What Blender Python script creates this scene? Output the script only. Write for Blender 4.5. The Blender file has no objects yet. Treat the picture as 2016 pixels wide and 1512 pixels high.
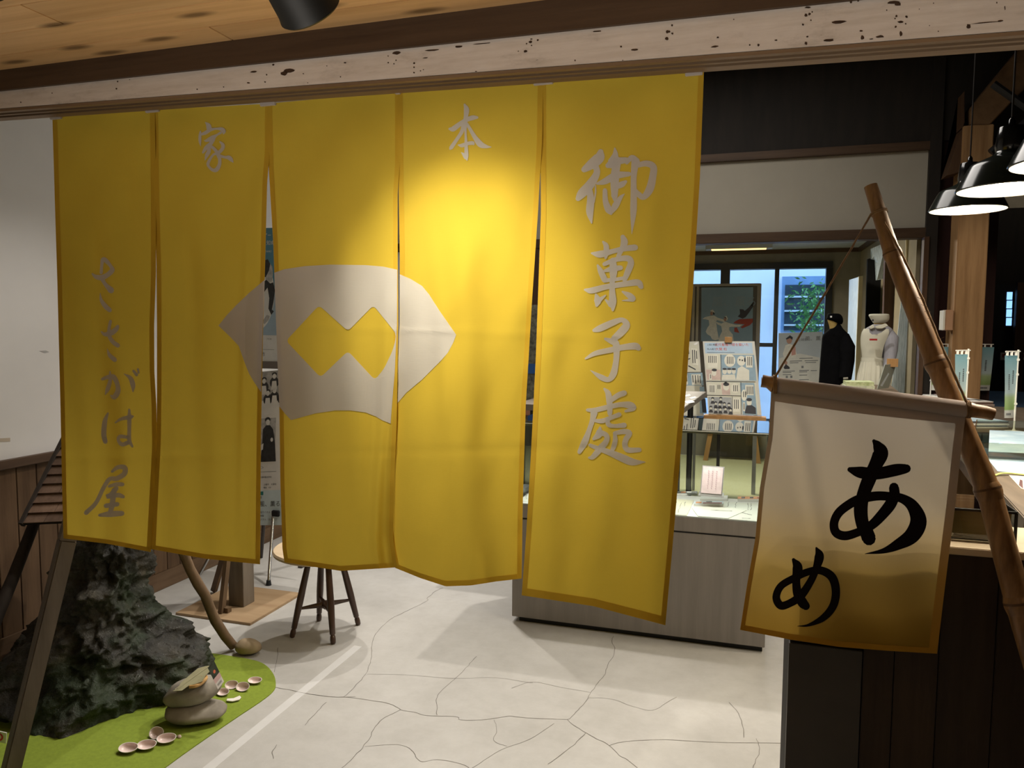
import bpy, bmesh, math, random
from mathutils import Vector, Matrix, noise
from mathutils.geometry import tessellate_polygon
random.seed(7)
SC = bpy.context.scene
COL = SC.collection
pi, sin, cos, rad = math.pi, math.sin, math.cos, math.radians
# ------------------------------------------------------------------ camera
FPX = 1480.0
CM = Matrix.Rotation(rad(17.4), 3, 'Z') @ Matrix.Rotation(rad(90-4.4), 3, 'X') @ Matrix.Rotation(rad(.3), 3, 'Z')
CP = Vector((0, 0, 1.5))
cd = bpy.data.cameras.new('camera'); cam = bpy.data.objects.new('camera', cd); COL.objects.link(cam)
cd.sensor_fit = 'HORIZONTAL'; cd.sensor_width = 36; cd.lens = 36*FPX/2016; cd.clip_start = .02
cam.matrix_world = Matrix.Translation(CP) @ CM.to_4x4()
SC.camera = cam
# ------------------------------------------------------------------ world, lights, exposure
vs = SC.view_settings
vs.view_transform = 'Standard'; vs.look = 'None'; vs.gamma = 1; vs.use_curve_mapping = False; vs.exposure = 0.0
SC.cycles.max_bounces = 7; SC.cycles.diffuse_bounces = 4; SC.cycles.transparent_max_bounces = 12
SC.cycles.caustics_reflective = False; SC.cycles.caustics_refractive = False
SC.cycles.sample_clamp_indirect = 4
w = bpy.data.worlds.new('sky'); SC.world = w; w.use_nodes = True
wb = w.node_tree.nodes['Background']; wb.inputs[0].default_value = (.42, .66, 1, 1); wb.inputs[1].default_value = 5.0
def light(name, kind, loc, power, col=(1, .9, .78), aim=None, size=.1, size_y=None, angle=60, blend=.6):
    l = bpy.data.lights.new(name, kind); l.energy = power; l.color = col
    if kind == 'AREA':
        l.size = size
        if size_y: l.shape = 'RECTANGLE'; l.size_y = size_y
    else: l.shadow_soft_size = size
    if kind == 'SPOT': l.spot_size = rad(angle); l.spot_blend = blend
    o = bpy.data.objects.new(name, l); COL.objects.link(o); o.location = loc
    if aim is not None:
        o.rotation_euler = (Vector(aim)-Vector(loc)).to_track_quat('-Z', 'Y').to_euler()
    return o
WARM = (1, .86, .68); NEUT = (1, .945, .875)
# track spots behind the curtain (above the frame), far room lamp, plus added fills
light('hall_spot_light_a', 'SPOT', (-1.35, 3.9, 3.2), 165, NEUT, (-1.65, 2.9, 0), .03, angle=66, blend=.5)
light('hall_spot_light_b', 'SPOT', (-.5, 4.7, 3.2), 170, NEUT, (-.7, 2.6, 0), .03, angle=74, blend=.5)
light('hall_spot_light_c', 'SPOT', (-2.3, 4.9, 3.2), 150, NEUT, (-2.2, 3.4, 0), .03, angle=62, blend=.6)
light('exhibit_fill_light', 'SPOT', (.1, 4.4, 3.3), 120, NEUT, (.3, 5.5, .6), .04, angle=58, blend=.7)  # added spot that brightens the comic boards and exhibits
light('dark_hall_fill', 'POINT', (2.7, 7.4, 3.3), 9, WARM, None, .15)  # added point light that lifts the cream upper wall
light('table_fill_light', 'SPOT', (1.5, 4.4, 3.4), 70, WARM, (1.45, 5.6, 1.1), .05, angle=48, blend=.8)  # added spot that brightens the far flags and the pillar
light('wall_washer_light', 'SPOT', (-1.75, 2.6, 2.9), 44, NEUT, (-3.15, 2.6, .85), .05, angle=50, blend=.9)
light('rock_spot_light', 'SPOT', (-1.3, 3.1, 2.7), 50, NEUT, (-2.2, 2.35, .1), .03, angle=48, blend=.6)
light('hall_fill_light', 'AREA', (-.6, 4.2, 3.4), 40, NEUT, (-.6, 4.2, 0), 1.6)  # added soft fill that lightens the hall shadows
light('far_room_ceiling_light', 'AREA', (-.3, 7.3, 2.3), 62, (1, .92, .76), (-.3, 6.9, 0), .9, .25)
light('entrance_fill_light', 'AREA', (-.6, -.6, 2.2), 4.6, WARM, (-.8, 1.2, .3), 1.2)  # added unseen area light giving the entrance its dim ambient
light('entrance_up_fill', 'AREA', (-.4, .2, .9), 4.9, (1, .92, .83), (-.4, 1.3, 2.3), 2.8, .6).data.spread = rad(70)  # added unseen area light that lifts the plank ceiling and lintel
# ------------------------------------------------------------------ picture -> place
def ray(x, y): return CM @ Vector(((x-1008)/FPX, -(y-756)/FPX, -1))
def atX(x, y, X): d = ray(x, y); return CP+d*((X-CP.x)/d.x)
def atY(x, y, Y): d = ray(x, y); return CP+d*((Y-CP.y)/d.y)
def atZ(x, y, Z): d = ray(x, y); return CP+d*((Z-CP.z)/d.z)
def atD(x, y, z): return CP+ray(x, y)*z
# ------------------------------------------------------------------ materials
MATS = {}
def nt(name):
    m = bpy.data.materials.new(name); m.use_nodes = True; n = m.node_tree
    return m, n, n.nodes['Principled BSDF'], n.nodes['Material Output']
def L(n, a, b): n.links.new(a, b)
def c4(c): return (c[0], c[1], c[2], 1)
def coords(n, scale=(1, 1, 1)):
    t = n.nodes.new('ShaderNodeTexCoord'); mp = n.nodes.new('ShaderNodeMapping'); mp.inputs['Scale'].default_value = scale
    L(n, t.outputs['Object'], mp.inputs['Vector']); return mp.outputs[0]
def noisen(n, vec, scale, detail=4, rough=.6):
    t = n.nodes.new('ShaderNodeTexNoise'); t.inputs['Scale'].default_value = scale; t.inputs['Detail'].default_value = detail
    t.inputs['Roughness'].default_value = rough; L(n, vec, t.inputs['Vector']); return t.outputs['Fac']
def ramp(n, fac, stops):
    r = n.nodes.new('ShaderNodeValToRGB'); e = r.color_ramp.elements
    while len(e) < len(stops): e.new(.5)
    for k, (p, c) in enumerate(stops): e[k].position = p; e[k].color = c4(c)
    L(n, fac, r.inputs[0]); return r.outputs[0]
def bumpn(n, h, bs, strength, dist=.01):
    b = n.nodes.new('ShaderNodeBump'); b.inputs['Strength'].default_value = strength; b.inputs['Distance'].default_value = dist
    L(n, h, b.inputs['Height']); L(n, b.outputs[0], bs.inputs['Normal'])
def mat(name, col, rough=.6, var=.08, scale=9, metal=0, bump=0, stretch=(1, 1, 1), col2=None, spec=.4, emit=None, detail=4):
    if name in MATS: return MATS[name]
    m, n, b, o = nt(name)
    f = noisen(n, coords(n, stretch), scale, detail)
    lo = tuple(c*(1-var) for c in col); hi = col2 or tuple(min(1, c*(1+var)) for c in col)
    L(n, ramp(n, f, [(.3, lo), (.7, hi)]), b.inputs['Base Color'])
    b.inputs['Roughness'].default_value = rough; b.inputs['Metallic'].default_value = metal
    b.inputs['Specular IOR Level'].default_value = spec
    if bump: bumpn(n, f, b, bump)
    if emit: b.inputs['Emission Color'].default_value = c4(emit[0]); b.inputs['Emission Strength'].default_value = emit[1]
    MATS[name] = m; return m
def wood(name, c1, c2, stretch=(14, 14, 1), scale=2.2, rough=.55, knots=False, bump=.12, spec=.3):
    if name in MATS: return MATS[name]
    m, n, b, o = nt(name)
    v = coords(n, stretch)
    f = noisen(n, v, scale, 6, .65)
    col = ramp(n, f, [(.28, c1), (.5, tuple((a+q)/2 for a, q in zip(c1, c2))), (.74, c2)])
    if knots:
        vk = coords(n, knots if hasattr(knots, '__len__') else tuple(s*knots for s in stretch)); t = n.nodes.new('ShaderNodeTexVoronoi'); t.inputs['Scale'].default_value = 1
        if hasattr(knots, '__len__'): t.voronoi_dimensions = '2D'
        L(n, vk, t.inputs['Vector'])
        k = ramp(n, t.outputs['Distance'], [(.06, (1, 1, 1)), (.17, (0, 0, 0))])
        mx = n.nodes.new('ShaderNodeMix'); mx.data_type = 'RGBA'
        L(n, k, mx.inputs[0]); L(n, col, mx.inputs[6]); mx.inputs[7].default_value = c4(tuple(c*.42 for c in c1)); col = mx.outputs[2]
    L(n, col, b.inputs['Base Color']); b.inputs['Roughness'].default_value = rough; b.inputs['Specular IOR Level'].default_value = spec
    if bump: bumpn(n, f, b, bump)
    MATS[name] = m; return m
def cloth(name, col, trans=.35, col2=None, weave=True, grad=None, tcol=None):
    """thin woven fabric: diffuse on the lit side, some light passing through"""
    if name in MATS: return MATS[name]
    m, n, b, o = nt(name); n.nodes.remove(b)
    v = coords(n, (1, 1, 1))
    f = noisen(n, v, 5, 3)
    base = ramp(n, f, [(.3, tuple(c*.95 for c in col)), (.7, col)])
    if grad:   # dyed gradient along the cloth's height
        sx = n.nodes.new('ShaderNodeSeparateXYZ'); L(n, v, sx.inputs[0])
        mr = n.nodes.new('ShaderNodeMapRange'); L(n, sx.outputs['Z'], mr.inputs[0])
        mr.inputs[1].default_value = grad[0]; mr.inputs[2].default_value = grad[1]
        base = ramp(n, mr.outputs[0], grad[2])
    d = n.nodes.new('ShaderNodeBsdfDiffuse'); t = n.nodes.new('ShaderNodeBsdfTranslucent')
    L(n, base, d.inputs[0])
    if tcol: t.inputs[0].default_value = c4(tcol)
    else: L(n, base, t.inputs[0])
    mx = n.nodes.new('ShaderNodeMixShader'); mx.inputs[0].default_value = trans
    L(n, d.outputs[0], mx.inputs[1]); L(n, t.outputs[0], mx.inputs[2]); L(n, mx.outputs[0], o.inputs[0])
    if weave:
        h1 = noisen(n, coords(n, (260, 260, 22)), 2, 2); h2 = noisen(n, coords(n, (22, 22, 260)), 2, 2)
        ad = n.nodes.new('ShaderNodeMath'); L(n, h1, ad.inputs[0]); L(n, h2, ad.inputs[1])
        bp = n.nodes.new('ShaderNodeBump'); bp.inputs['Strength'].default_value = .25; bp.inputs['Distance'].default_value = .0008
        L(n, ad.outputs[0], bp.inputs['Height']); L(n, bp.outputs[0], d.inputs['Normal'])
    MATS[name] = m; return m
def glass(name, tint=(.93, .97, .96), refl=1.0):
    if name in MATS: return MATS[name]
    m, n, b, o = nt(name); n.nodes.remove(b)
    fr = n.nodes.new('ShaderNodeFresnel'); fr.inputs[0].default_value = 1.5
    mu = n.nodes.new('ShaderNodeMath'); mu.operation = 'MULTIPLY'; mu.inputs[1].default_value = refl; L(n, fr.outputs[0], mu.inputs[0])
    t = n.nodes.new('ShaderNodeBsdfTransparent'); t.inputs[0].default_value = c4(tint)
    g = n.nodes.new('ShaderNodeBsdfGlossy'); g.inputs['Roughness'].default_value = .02
    mx = n.nodes.new('ShaderNodeMixShader'); L(n, mu.outputs[0], mx.inputs[0]); L(n, t.outputs[0], mx.inputs[1]); L(n, g.outputs[0], mx.inputs[2])
    L(n, mx.outputs[0], o.inputs[0]); MATS[name] = m; return m
def emis(name, col, s):
    if name in MATS: return MATS[name]
    m, n, b, o = nt(name); b.inputs['Base Color'].default_value = c4(col)
    b.inputs['Emission Color'].default_value = c4(col); b.inputs['Emission Strength'].default_value = s
    MATS[name] = m; return m
# ------------------------------------------------------------------ mesh building
OFF = {}
def off(o):
    return OFF.get(o.name, Vector((0, 0, 0))) if o is not None else Vector((0, 0, 0))
def thing(name, label, cat, loc=(0, 0, 0), group=None):
    o = bpy.data.objects.new(name, None); COL.objects.link(o); o.location = loc; o.empty_display_size = .05
    o['label'] = label; o['category'] = cat
    if group: o['group'] = group
    OFF[o.name] = Vector(loc); return o
def tag(o, label, cat, group=None):
    o['label'] = label; o['category'] = cat
    if group: o['group'] = group
    return o
class MB:
    def __init__(s): s.v = []; s.f = []
    def add(s, vs_, fs_):
        k = len(s.v); s.v += [Vector(p) for p in vs_]; s.f += [tuple(i+k for i in f) for f in fs_]; return s
    def box(s, c, d, rz=0, M=None):
        x, y, z = d[0]/2, d[1]/2, d[2]/2
        R = M or Matrix.Rotation(rz, 3, 'Z'); c = Vector(c)
        P = [c+R @ Vector((a*x, b*y, e*z)) for e in (-1, 1) for a, b in ((-1, -1), (1, -1), (1, 1), (-1, 1))]
        return s.add(P, [(3, 2, 1, 0), (4, 5, 6, 7), (0, 1, 5, 4), (1, 2, 6, 5), (2, 3, 7, 6), (3, 0, 4, 7)])
    def hexa(s, bot, top):
        return s.add(list(bot)+list(top), [(3, 2, 1, 0), (4, 5, 6, 7), (0, 1, 5, 4), (1, 2, 6, 5), (2, 3, 7, 6), (3, 0, 4, 7)])
    def span(s, a, b):   # axis aligned box from two corners
        a = Vector(a); b = Vector(b); return s.box((a+b)/2, [abs(q) for q in (b-a)])
    def bar(s, a, b, wd, ht, up=(0, 0, 1)):   # square bar between two points
        a = Vector(a); b = Vector(b); d = (b-a).normalized(); u = Vector(up); r = d.cross(u)
        if r.length < 1e-4: r = d.cross(Vector((1, 0, 0)))
        r.normalize(); u = r.cross(d)
        q = [(-1, -1), (1, -1), (1, 1), (-1, 1)]
        return s.hexa([a+r*i*wd/2+u*j*ht/2 for i, j in q], [b+r*i*wd/2+u*j*ht/2 for i, j in q])
    def tube(s, pts, rads, n=10, cap=True):
        pts = [Vector(p) for p in pts]
        if not hasattr(rads, '__len__'): rads = [rads]*len(pts)
        k0 = len(s.v); pr = None
        for i, p in enumerate(pts):
            d = (pts[min(i+1, len(pts)-1)]-pts[max(i-1, 0)]).normalized()
            if pr is None:
                pr = d.cross(Vector((0, 0, 1)))
                if pr.length < .05: pr = d.cross(Vector((1, 0, 0)))
            pr = (pr-d*pr.dot(d)).normalized(); q = d.cross(pr)
            for j in range(n):
                a = 2*pi*j/n; s.v.append(p+(pr*cos(a)+q*sin(a))*rads[i])
        for i in range(len(pts)-1):
            for j in range(n):
                a = k0+i*n+j; b = k0+i*n+(j+1) % n; s.f.append((a, b, b+n, a+n))
        if cap:
            s.f.append(tuple(k0+j for j in range(n))[::-1]); s.f.append(tuple(k0+(len(pts)-1)*n+j for j in range(n)))
        return s
    def lathe(s, prof, n=24, c=(0, 0, 0), sx=1, sy=1, cap=True):
        c = Vector(c); k0 = len(s.v)
        for r, z in prof:
            for j in range(n):
                a = 2*pi*j/n; s.v.append(c+Vector((r*cos(a)*sx, r*sin(a)*sy, z)))
        for i in range(len(prof)-1):
            for j in range(n):
                a = k0+i*n+j; b = k0+i*n+(j+1) % n; s.f.append((a, b, b+n, a+n))
        if cap and prof[0][0] > 1e-5: s.f.append(tuple(k0+j for j in range(n))[::-1])
        if cap and prof[-1][0] > 1e-5: s.f.append(tuple(k0+(len(prof)-1)*n+j for j in range(n)))
        return s
    def prism(s, pts, z0, z1):   # 2d outline (ccw) extruded up
        n = len(pts); s2 = [(p[0], p[1], z0) for p in pts]+[(p[0], p[1], z1) for p in pts]
        return s.add(s2, [tuple(range(n))[::-1], tuple(range(n, 2*n))]+[(i, (i+1) % n, n+(i+1) % n, n+i) for i in range(n)])
    def slab(s, pts, nrm, th):   # planar 3d outline given thickness along nrm
        n = len(pts); nv = Vector(nrm).normalized()*th; P = [Vector(p) for p in pts]
        return s.add(P+[p+nv for p in P], [tuple(range(n))[::-1], tuple(range(n, 2*n))]+[(i, (i+1) % n, n+(i+1) % n, n+i) for i in range(n)])
    def obj(s, name, m, parent=None, smooth=False, base=None, kind=None, bevel=0, weld=False):
        o_ = Vector(base) if base is not None else off(parent)
        me = bpy.data.meshes.new(name); me.from_pydata([p-o_ for p in s.v], [], s.f); me.validate()
        if weld or bevel:
            bm = bmesh.new(); bm.from_mesh(me)
            bmesh.ops.remove_doubles(bm, verts=bm.verts, dist=1e-5)
            if bevel: bmesh.ops.bevel(bm, geom=list(bm.edges), offset=bevel, segments=2, affect='EDGES', clamp_overlap=True)
            bmesh.ops.recalc_face_normals(bm, faces=bm.faces); bm.to_mesh(me); bm.free()
        if smooth:
            for p in me.polygons: p.use_smooth = True
            try: me.set_sharp_from_angle(angle=rad(40))
            except Exception: pass
        o = bpy.data.objects.new(name, me); COL.objects.link(o)
        if m: me.materials.append(m)
        if parent is not None:
            o.parent = parent; OFF[o.name] = off(parent)
        elif base is not None:
            o.location = o_; OFF[o.name] = o_
        if kind: o['kind'] = kind
        return o
def struct(o): o['kind'] = 'structure'; return o
def dup(root, loc, rz=0, label=None, scale=None):
    r = root.copy(); COL.objects.link(r); r.location = loc; r.rotation_euler = (0, 0, rz)
    if scale: r.scale = scale
    if label: r['label'] = label
    for ch in list(root.children):
        c = ch.copy(); COL.objects.link(c); c.parent = r
        for g in ch.children:
            d = g.copy(); COL.objects.link(d); d.parent = c
    return r
def interp(pts, t):   # polyline by first value
    for (a, *A), (b, *B) in zip(pts, pts[1:]):
        if t <= b:
            k = (t-a)/(b-a) if b > a else 0
            return [x+(y-x)*k for x, y in zip(A, B)]
    return list(pts[-1][1:])
def catmull(P, step=4):
    """smooth a list of equal-length tuples"""
    if len(P) < 3: return [tuple(a+(b-a)*k/step for a, b in zip(P[0], P[1])) for k in range(step+1)]
    Q = [tuple(2*a-b for a, b in zip(P[0], P[1]))]+list(P)+[tuple(2*a-b for a, b in zip(P[-1], P[-2]))]
    out = []
    for i in range(1, len(Q)-2):
        for k in range(step):
            t = k/step; t2 = t*t; t3 = t2*t
            out.append(tuple(.5*(2*b+(c-a)*t+(2*a-5*b+4*c-d)*t2+(3*b-a-3*c+d)*t3) for a, b, c, d in zip(Q[i-1], Q[i], Q[i+1], Q[i+2])))
    out.append(tuple(P[-1])); return out
def brush(stroke, step=5):
    """outline polygon of a brush stroke given as (x, y, width)"""
    S = catmull(stroke, step); lft = []; rgt = []
    for i, (x, y, wd) in enumerate(S):
        a = S[max(i-1, 0)]; b = S[min(i+1, len(S)-1)]
        dx, dy = b[0]-a[0], b[1]-a[1]; l = math.hypot(dx, dy) or 1; nx, ny = -dy/l, dx/l; h = max(wd, 1e-5)/2
        lft.append((x+nx*h, y+ny*h)); rgt.append((x-nx*h, y-ny*h))
    quads = [[lft[i], lft[i+1], rgt[i+1], rgt[i]] for i in range(len(S)-1)]
    for (x, y, wd) in (S[0], S[-1]):   # round ends
        quads.append([(x+wd*.48*cos(2*pi*k/10), y+wd*.48*sin(2*pi*k/10)) for k in range(10)])
    return quads
def cut2d(polys, sx, sy):
    """split flat 2d polygons along a grid so that they can follow a curved sheet"""
    bm = bmesh.new()
    for p in polys:
        for t in tessellate_polygon([[Vector((x, y, 0)) for x, y in loop] for loop in p]):
            flat = [q for loop in p for q in loop]
            vs_ = [bm.verts.new((*flat[i], 0)) for i in t]
            try: bm.faces.new(vs_)
            except ValueError: pass
    if bm.verts:
        xs = [v.co.x for v in bm.verts]; ys = [v.co.y for v in bm.verts]
        for lo, hi, st, ax in ((min(xs), max(xs), sx, 0), (min(ys), max(ys), sy, 1)):
            k = math.ceil(lo/st)
            while k*st < hi:
                co = (k*st, 0, 0) if ax == 0 else (0, k*st, 0); no = (1, 0, 0) if ax == 0 else (0, 1, 0)
                bmesh.ops.bisect_plane(bm, geom=list(bm.verts)+list(bm.edges)+list(bm.faces), plane_co=co, plane_no=no); k += 1
    bm.verts.index_update(); V = [(v.co.x, v.co.y) for v in bm.verts]; Fc = [[v.index for v in f.verts] for f in bm.faces]; bm.free()
    return V, Fc
def glyphs(txt, size=1.0):
    """flat mesh of a line of type: verts, faces, width (height of a character is about 'size')"""
    cu = bpy.data.curves.new('type', 'FONT'); cu.body = txt; cu.size = size; cu.resolution_u = 2
    o = bpy.data.objects.new('type', cu); COL.objects.link(o)
    dg = bpy.context.evaluated_depsgraph_get(); me = bpy.data.meshes.new_from_object(o.evaluated_get(dg))
    V = [(v.co.x, v.co.y) for v in me.vertices]; Fc = [tuple(p.vertices) for p in me.polygons]
    bpy.data.objects.remove(o); bpy.data.curves.remove(cu); bpy.data.meshes.remove(me)
    return V, Fc, max((x for x, y in V), default=0)
class Sheet:
    """flat board or paper: P(u,v) from the top-left corner, u to the right, v down, in 0..1; prints lie just proud of it"""
    def __init__(s, tl, tr, bl, nrm=None):
        s.o = Vector(tl); s.x = Vector(tr)-s.o; s.y = Vector(bl)-s.o
        s.n = s.x.cross(s.y).normalized()
        if s.n.dot(CP-s.o) < 0: s.n = -s.n
        s.k = 0
    def P(s, u, v, o=0): return s.o+s.x*u+s.y*v+s.n*o
    def body(s, name, m, parent, th=.006):
        b = MB(); b.slab([s.P(0, 0), s.P(0, 1), s.P(1, 1), s.P(1, 0)], -s.n, th); return b.obj(name, m, parent)
    def ink(s, name, m, parent, polys=(), texts=(), boxes=(), lift=.0012, strokes=()):
        """polys: lists of (u,v); boxes (u0,v0,u1,v1); texts (string,u,v,height in v, vertical?)"""
        asp = s.x.length/s.y.length; items = []
        def done(b): items.append(b)
        for p in list(polys)+[[(a, c), (a, d), (e, d), (e, c)] for a, c, e, d in boxes]:
            b = MB(); b.add([s.P(u, v, lift) for u, v in p], [tuple(range(len(p)))]); done(b)
        for st in strokes:
            b = MB(); done(b)
            for q in brush([(x*asp, y, wd) for x, y, wd in st], 3): b.add([s.P(u/asp, v, lift) for u, v in q], [tuple(range(len(q)))])
        for t in texts:
            tx, u, v, h = t[:4]; vert = len(t) > 4; b = MB(); done(b)
            for i, ch in enumerate(tx if vert else [tx]):
                V, Fc, wd = glyphs(ch, h)
                oy = i*h*1.12 if vert else 0
                b.add([s.P(u+x/asp, v+oy+h*.8-y, lift) for x, y in V], Fc)
        return [b.obj(name, m, parent) for b in items][0]
# ================================================================== SETTING
XL, XR, YF = -3.15, 4.2, -4.0          # left wall, right wall, wall behind the camera
YB = 6.0                               # partition wall at the back of the shop
YW = 9.0                               # window wall of the far room
M_plaster = mat('plaster white', (.74, .72, .70), .9, .03, 3, bump=.03)
M_plaster2 = mat('plaster cream', (.37, .34, .28), .9, .04, 3)
M_dark = mat('sooty timber', (.014, .010, .007), .75, .3, 3, stretch=(6, 6, 1))
M_brown = wood('brown timber', (.045, .024, .012), (.09, .052, .028), (1, 14, 14), 2)
M_brownv = wood('brown timber upright', (.05, .024, .012), (.10, .055, .028), (14, 14, 1), 2)
M_pillar = wood('oiled cedar pillar', (.24, .13, .055), (.42, .25, .115), (12, 12, .8), 2.2, knots=.16)
# floor -------------------------------------------------------------
mF, n, b, o = nt('polished mortar floor'); v = coords(n)
f1 = noisen(n, v, 1.6, 6, .6); f2 = noisen(n, v, 14, 5, .7)
mx = n.nodes.new('ShaderNodeMix'); mx.data_type = 'RGBA'; mx.blend_type = 'MULTIPLY'; mx.inputs[0].default_value = .5
L(n, ramp(n, f1, [(.3, (.40, .385, .355)), (.7, (.52, .505, .475))]), mx.inputs[6]); L(n, ramp(n, f2, [(.35, (.86, .85, .84)), (.6, (1, 1, 1))]), mx.inputs[7])
L(n, mx.outputs[2], b.inputs['Base Color']); b.inputs['Roughness'].default_value = .42; b.inputs['Specular IOR Level'].default_value = .35
bumpn(n, f2, b, .06)
fl = MB(); fl.span((XL-.2, YF-.2, -.12), (XR+.2, YW+.1, 0)); floor = struct(fl.obj('floor', mF))
M_crack = mat('crack', (.16, .145, .125), .95, .2)
def crack(pts, w0=.0022):
    P = [(x, y, 1) for x, y in pts]; out = []
    for i, (x, y, _) in enumerate(catmull(P, 5)):
        q = atZ(x, y, 0); j = noise.noise(Vector((q.x*30, q.y*30, 3)))*.006
        out.append((q.x+j, q.y+j*.6, w0*(.6+.8*abs(noise.noise(Vector((q.x*14, q.y*14, 9)))))))
    b = MB()
    for i in range(len(out)-1):
        (x0, y0, w_), (x1, y1, w2) = out[i], out[i+1]; l = math.hypot(x1-x0, y1-y0) or 1; nx, ny = -(y1-y0)/l, (x1-x0)/l
        b.add([(x0+nx*w_, y0+ny*w_, .0008), (x1+nx*w2, y1+ny*w2, .0008), (x1-nx*w2, y1-ny*w2, .0008), (x0-nx*w_, y0-ny*w_, .0008)], [(0, 1, 2, 3)])
    b.obj('floor_crack', M_crack, floor)
def cz(ox, oy, s, pts): return [(ox+x/s, oy+y/s) for x, y in pts]
K = lambda *p: cz(660, 987, 2.88, p)
for c in (K((610, 490), (560, 515), (525, 550), (520, 565), (440, 605), (380, 635), (310, 670), (240, 740), (212, 800), (205, 880), (190, 940), (165, 990), (110, 1050), (50, 1110)),
          K((-130, 1095), (0, 1110), (60, 1110), (220, 1132), (315, 1150), (370, 1182), (440, 1195), (520, 1215), (690, 1222), (705, 1240), (830, 1240), (940, 1225), (1000, 1218), (1080, 1228), (1310, 1238)),
          K((1575, 765), (1572, 800), (1585, 860), (1545, 930), (1525, 990), (1490, 1030), (1450, 1085), (1435, 1110), (1390, 1170), (1330, 1228), (1310, 1238)),
          K((1310, 1238), (1360, 1275), (1420, 1310), (1480, 1345), (1560, 1385), (1610, 1440), (1660, 1465), (1710, 1512)),
          K((1560, 1385), (1600, 1370), (1700, 1358), (1860, 1352), (2016, 1360), (2200, 1368), (2560, 1372)),
          K((370, 1182), (270, 1235), (215, 1300), (195, 1340), (160, 1390), (100, 1455), (40, 1512)),
          K((580, 1212), (575, 1150), (580, 1100), (640, 1040), (680, 1005), (740, 945), (800, 880)),
          K((1420, 1315), (1360, 1375), (1290, 1430), (1210, 1490)),
          cz(1316, 987, 2.88, [(345, 1140), (390, 1190), (420, 1260), (430, 1340)]),
          cz(1316, 987, 2.88, [(500, 1345), (515, 1400), (505, 1450), (480, 1512)]),
          cz(0, 987, 2.88, [(1560, 1055), (1640, 1070), (1740, 1090), (1890, 1110), (2016, 1108)]),
          cz(0, 987, 2.88, [(1575, 830), (1572, 880), (1555, 970)]),
          cz(0, 987, 2.88, [(1550, 1460), (1545, 1420), (1575, 1380)]), cz(0, 987, 2.88, [(1850, 1140), (1790, 1200), (1730, 1270)])):
    crack(c, .0013)
for c in (K((1435, 1115), (1560, 1120), (1690, 1165), (1800, 1185), (1890, 1135), (1940, 1110)), K((180, 980), (400, 985), (680, 1005), (900, 1000), (1120, 1030)),
          K((1000, 1060), (1120, 1025), (1280, 1055), (1450, 1085)), K((170, 1390), (350, 1380), (430, 1410), (480, 1475), (580, 1465), (700, 1485), (760, 1512)),
          K((1240, 1260), (1100, 1350), (940, 1410), (780, 1512)), K((900, 1240), (920, 1300), (900, 1355), (970, 1390))):
    crack(c, .0009)
# pale guide line stuck along the floor
tp = MB(); tp.span((-1.725, -.2, 0), (-1.685, 3.05, .0007))
tag(tp.obj('floor_tape', mat('pale tape', (.57, .56, .54), .45, .04)), 'long pale grey tape line stuck along the floor beside the green mat', 'tape')
rg_ = MB().span((-3.1, 6.12, 0), (1.1, 8.95, .004)).obj('rug', mat('olive carpet', (.46, .44, .25), .95, .08, 50, bump=.1), base=(.15, 7, 0)); tag(rg_, 'olive beige carpet of the far room seen through the glass showcase', 'carpet')
# left wall -----------------------------------------------------------
wl = MB(); wl.span((XL-.12, YF, 0), (XL, YW, 3.6)); wall_left = struct(wl.obj('wall_left', M_plaster))
wl = MB(); wl.span((XL, 1.81, .855), (XL+.035, YB, .895)); wl.obj('wainscot_cap', wood('wainscot cap wood', (.06, .034, .02), (.11, .066, .04), (14, 1, 14), 2), wall_left, bevel=.003)
M_wain = [wood('wainscot board %d' % k, (.075*s, .041*s, .02*s), (.14*s, .082*s, .042*s), (12, 12, .9), 2, knots=.2) for k, s in enumerate((1, .86, 1.12))]
y = 1.83; k = 0
while y < YB-.05:
    wd = .1; b = MB(); b.span((XL, y+.0015, .1), (XL+.014, y+wd-.0015, .857)); b.obj('wainscot_board', M_wain[(k*7+k//3) % 3], wall_left, bevel=.002); y += wd; k += 1
bb = MB(); bb.span((XL, 1.83, 0), (XL+.02, YB, .1)); struct(bb.obj('baseboard_left', wood('baseboard wood', (.10, .058, .03), (.17, .105, .06), (14, 1, 14), 2), bevel=.002))
ms = MB(); ms.slab([atX(x, y, XL+.0006) for x, y in ((0, 863), (20, 862), (20, 869), (0, 870))], (1, 0, 0), .0004); ms.obj('scuff', mat('scuff beige', (.5, .42, .33), .9), wall_left)
ms = MB(); ms.slab([atX(x, y, XL+.0006) for x, y in ((77, 691), (90, 690), (97, 693), (88, 695))], (1, 0, 0), .0004); ms.obj('scuff', mat('scuff grey', (.42, .41, .4), .9), wall_left)
# other enclosing walls, ceilings ---------------------------------------
b = MB(); b.span((XR, YF, 0), (XR+.12, YW, 3.6)); struct(b.obj('wall_right', M_dark))
b = MB(); b.span((XL, YF-.12, 0), (XR, YF, 3.6)); struct(b.obj('wall_front', mat('beige wall', (.4, .34, .27), .9)))
b = MB(); b.span((XL, 1.8, 3.6), (XR, YW+.1, 3.68)); struct(b.obj('ceiling_hall', M_dark))
b = MB(); b.span((XL, YF, 2.262), (XR, 1.8, 2.31)); struct(b.obj('ceiling', M_brown))
M_pl = [wood('ceiling plank %d' % k, (.52*s, .30*s, .125*s), (.74*s, .48*s, .23*s), (.9, 16, 16), 1.6, .5, knots=(2.5, 9.6, 1)) for k, s in enumerate((1, .92, 1.07, .97))]
ceil = bpy.data.objects['ceiling']; ys = [1.74-.118*k for k in range(20)]; rnd = random.Random(3)
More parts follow.
